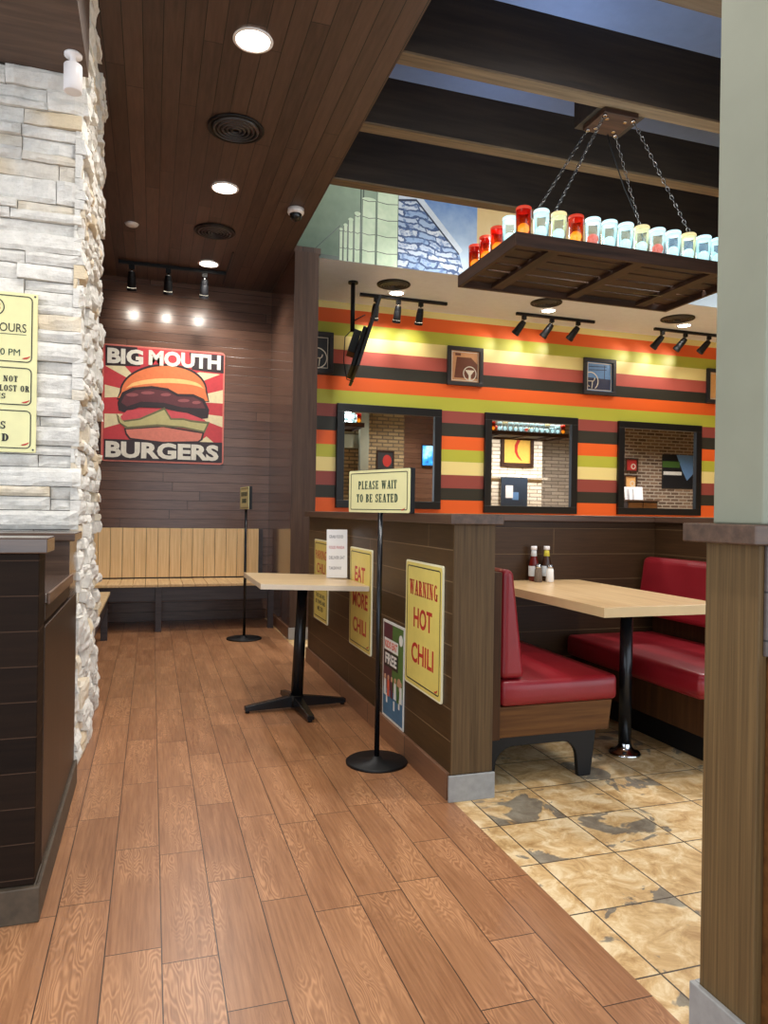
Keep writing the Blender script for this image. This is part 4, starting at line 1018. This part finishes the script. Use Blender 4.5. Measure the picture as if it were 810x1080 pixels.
# ================================================================== THINGS THE MIRRORS SHOW
def at_mirror(x, y, yr): return onY(x, y, 2*7.686-yr)
def wallpic(name, label, cat, x0, z0, x1, z1, yr, ground, frame=.05):
    t = thing(name, label, cat, (x0, yr, z0), 0); w, h = x1-x0, z1-z0
    bm = BM()
    for d in ((0, 0, w, frame), (0, h-frame, w, h), (0, frame, frame, h-frame), (w-frame, frame, w, h-frame)): box(bm, d[0], .001, d[1], d[2], .035, d[3])
    obj('frame', bm, 'traywood', t)
    boxo('print', (frame, .001, frame, w-frame, .015, h-frame), ground, t); return t, w, h
mk('c_yellow', (222, 178, 84)); mk('c_black', (24, 26, 30)); mk('c_board', (50, 62, 78))
a = at_mirror(528, 455, 2.44); b = at_mirror(562, 493, 2.44)
t, w, h = wallpic('chili_picture', 'framed red chili picture on the pale stone wall, seen in the middle mirror', 'picture', a.x, b.z, b.x, a.z, 2.44, 'c_yellow', .075)
pts = [(.62, .88), (.5, .80), (.42, .62), (.42, .42), (.52, .26), (.66, .16), (.54, .34), (.50, .46), (.52, .62), (.60, .78)]
bm = BM(); prism(bm, [(w*(p[0]), h*p[1]) for p in pts], .0155, .0175); obj('printed_chili', bm, 'signred', t)
a = at_mirror(515, 502, 2.44); b = at_mirror(576, 506, 2.44)
bm = BM(); box(bm, a.x, 2.441, b.z, b.x, 2.50, a.z); tag(obj('stone_ledge', bm, 'stonew'), 'pale ledge under the chili picture, seen in the middle mirror', 'ledge')  # plain stone ledge on the dining wall, not a mantel
a = at_mirror(529, 503, 2.55); b = at_mirror(556, 535, 2.55)
t = thing('notice_sign', 'dark board with a white and a blue notice, seen in the middle mirror', 'board', (a.x, 2.52, b.z)); w, h = b.x-a.x, a.z-b.z
boxo('board', (0, 0, 0, w, .03, h), 'c_board', t); boxo('white_notice', (w*.16, .0301, h*.3, w*.44, .033, h*.72), 'paper', t); boxo('blue_notice', (w*.42, .0301, h*.24, w*.66, .0325, h*.5), 'a_blue', t)
a = at_mirror(364, 478, 2.44)
a = at_mirror(397, 475, 2.44); b = at_mirror(415, 497, 2.44)
t, w, h = wallpic('dark_picture', 'dark orange picture on the pale brick wall, seen in the left mirror', 'picture', a.x, b.z, b.x, a.z, 2.441, 'a_dark', .02)
bm = BM(); prism(bm, [(w*(.6+.25*math.cos(k*PI/8)), h*(.5+.3*math.sin(k*PI/8))) for k in range(16)], .0155, .018); obj('printed_shape', bm, 'a_red', t)
a = at_mirror(362, 458, 2.6); b = at_mirror(389, 473, 2.6)
struct(boxo('trim_8', (a.x-.25, 2.50, b.z, b.x, 2.62, a.z), 'green_paint'))
a = at_mirror(378, 448, 2.6); b = at_mirror(386, 500, 2.6)
struct(boxo('column_dining', (a.x, 2.63, 0, b.x, 2.75, 4.32), 'green_paint'))
a = at_mirror(446, 470, 2.5); b = at_mirror(461, 491, 2.5)
t = thing('wall_screen', 'bright blue wall screen on the wooden wall, seen in the left mirror', 'television', (a.x, 2.46, b.z)); w, h = b.x-a.x+.35, a.z-b.z
boxo('housing', (-.015, 0, -.015, w+.015, .035, h+.015), 'c_black', t)
def screenm():
    q = NT('lit_screen'); n = q.noise(q.obj(), 3.2, 3); c = q.ramp(n, [(.3, lin((16, 30, 80))), (.45, lin((40, 140, 220))), (.6, lin((170, 220, 250)))])
    q.put(q.b.inputs['Base Color'], c); q.put(q.b.inputs['Emission Color'], c); q.b.inputs['Emission Strength'].default_value = 1.6; return q.m
MAT['screen'] = screenm()
boxo('screen', (0, .0352, 0, w, .037, h), 'screen', t)
for x0, y0, x1, y1, g, lb in ((659, 483, 672, 498, 'a_red', 'small red framed picture on the brick wall, the upper one seen in the right mirror'), (658, 501, 671, 516, 'a_orange', 'small orange framed picture on the brick wall, the lower one seen in the right mirror')):
    a = at_mirror(x0, y0, 2.44); b = at_mirror(x1, y1, 2.44)
    t, w, h = wallpic('framed_picture', lb, 'picture', a.x, b.z, b.x, a.z, 2.441, g, .03)
    bm = BM(); 
    ringxz(bm, w*.65, h*.4, h*.2, .02, .0155); obj('emblem_ring', bm, 'line', t)
a = at_mirror(699, 479, 2.46); b = at_mirror(731, 516, 2.46)
t = thing('wall_poster', 'black, green and blue poster on the brick wall, seen in the right mirror', 'poster', (a.x, 2.441, b.z)); w, h = b.x-a.x, a.z-b.z
boxo('sheet', (0, 0, 0, w, .012, h), 'c_black', t); boxo('green_strip', (0, .0121, h*.62, w*.56, .016, h*.80), 'k_green', t)
bm = BM(); prism(bm, [(w*.45, h), (w, h), (w, h*.45), (w*.8, h*.25), (w*.66, h*.5)], .0122, .0150); obj('printed_water', bm, 'a_blue', t)
boxo('printed_words', (w*.04, .0121, h*.40, w*.62, .015, h*.50), 'k_white', t)
a = at_mirror(655, 527, 2.6); b = at_mirror(687, 538, 2.6)
t = thing('side_station', 'dark service cabinet by the brick wall, seen in the right mirror', 'cabinet', ((a.x+b.x)/2, 2.65, 0)); w = (b.x-a.x)/2
boxo('body', (-w, -.19, .08, w, .15, a.z-.03), 'benchdark', t, .004); boxo('top', (-w-.02, -.2, a.z-.0299, w+.02, .18, a.z), 'cap', t, .003); boxo('plinth', (-w+.03, -.17, 0, w-.03, .12, .079), 'black', t); boxo('door', (-w+.03, .1505, .12, -.01, .165, a.z-.06), 'apron', t); boxo('door', (.01, .1505, .12, w-.03, .165, a.z-.06), 'apron', t)
for k, dx in enumerate((-.17, -.10, -.03)):
    bm = BM(); hexa(bm, [(-.1, -.002, 0), (.1, -.002, 0), (.1, .002, 0), (-.1, .002, 0), (-.1, -.04, .27), (.1, -.04, .27), (.1, -.036, .27), (-.1, -.036, .27)])
    o = obj('menu_card', bm, 'paper'); o.location = ((a.x+b.x)/2+dx*1.2, 2.62+.05*k, a.z+.001); o.rotation_euler = (0, 0, .15*(k-1))
    tag(o, 'white menu card standing on the service cabinet, seen in the right mirror', 'card', 'white menu cards on the service cabinet')

# ================================================================== LIGHT
def lamp(kind, name, loc, energy, color=(1, .955, .90), aim=None, **kw):
    l = bpy.data.lights.new(name, kind); l.energy = energy; l.color = color
    for k, v in kw.items(): setattr(l, k, v)
    o = bpy.data.objects.new(name, l); COL.objects.link(o); o.location = loc
    if aim is not None: o.rotation_euler = (Vector(aim)-Vector(loc)).to_track_quat('-Z', 'Y').to_euler()
    return o
for L_ in LIGHTS:
    if L_[0] == 'spot':
        lamp('SPOT', 'spot_lamp', L_[1], L_[3], L_[4], aim=L_[1]+L_[2], spot_size=math.radians(78), spot_blend=1, shadow_soft_size=.03)
    else:
        lamp('SPOT', 'downlight_lamp', L_[:3], L_[3]*2.6, spot_size=math.radians(150), spot_blend=.7, shadow_soft_size=.08)
# unseen lamps outside the frame: corridor, host desk
for x, y, z, e in ((.45, 1.0, ZC-.03, 60), (.45, -.8, ZC-.03, 60), (-1.6, .8, 2.9, 70), (-.75, 2.5, 2.9, 22)):
    lamp('SPOT', 'downlight_lamp', (x, y, z), e, spot_size=math.radians(140), spot_blend=.7, shadow_soft_size=.1)
for x, y, z, e in ((2.2, 2.2, 4.2, 210), (2.6, 5.6, 4.2, 90), (4.6, 5.6, 4.2, 110), (6.4, 5.6, 4.2, 90), (4.4, 3.8, 3.44, 190), (6.7, 3.8, 3.44, 420), (8.3, 3.2, 3.44, 220), (10.3, 4.2, 3.44, 330)):  # added unseen lamps that brighten the booths and the mirrored dining room
    lamp('SPOT', 'added_high_lamp', (x, y, z), e, spot_size=math.radians(130), spot_blend=.6, shadow_soft_size=.12)
for x, e in ((2.0, 26), (3.6, 26), (5.5, 26)): lamp('SPOT', 'added_mural_lamp', (x, 5.35, 4.1), e, (1, .96, .9), aim=(x, 6.43, 3.75), spot_size=math.radians(120), spot_blend=.6, shadow_soft_size=.08)  # added unseen lamps that brighten the mural
for y in (2.2, 3.05, 3.86, 4.55): lamp('SPOT', 'added_uplight', (2.4, y, 3.80), 5, (.72, .82, 1), aim=(2.4, y, 5), spot_size=math.radians(165), spot_blend=.3, shadow_soft_size=.1)  # added unseen uplights that give the high ceiling its blue light
for x in (1.9, 2.5, 3.1): lamp('POINT', 'jar_glow', (x, 3.69, 2.72), 9, (.9, 1, 1), shadow_soft_size=.1)
w = bpy.data.worlds.new('world'); S.world = w; w.use_nodes = True
w.node_tree.nodes['Background'].inputs[0].default_value = (.82, .91, 1, 1); w.node_tree.nodes['Background'].inputs[1].default_value = 2.2
v = S.view_settings; v.view_transform = 'Standard'; v.look = 'None'; v.gamma = 1; v.use_curve_mapping = False; v.exposure = 0.22

# ------------------------------------------------ repeats carry their group
GROUPS = {'downlight': 'round ceiling downlights', 'air_vent': 'round black ceiling vents', 'track_light': 'three-spot ceiling tracks', 'wall_mirror': 'mirrors on the striped wall',
          'framed_picture': 'small framed pictures on the walls', 'sign_stand': 'black pole sign stands', 'booth_bench': 'red booth benches', 'sauce_bottle': 'sauce bottles on the booth table',
          'shaker': 'shakers on the booth table', 'jar_chandelier': 'hanging jar trays'}
for o in COL.objects:
    if o.parent is None and o.get('label'):
        g = GROUPS.get(o.name.split('.')[0])
        if g and not o.get('group'): o['group'] = g
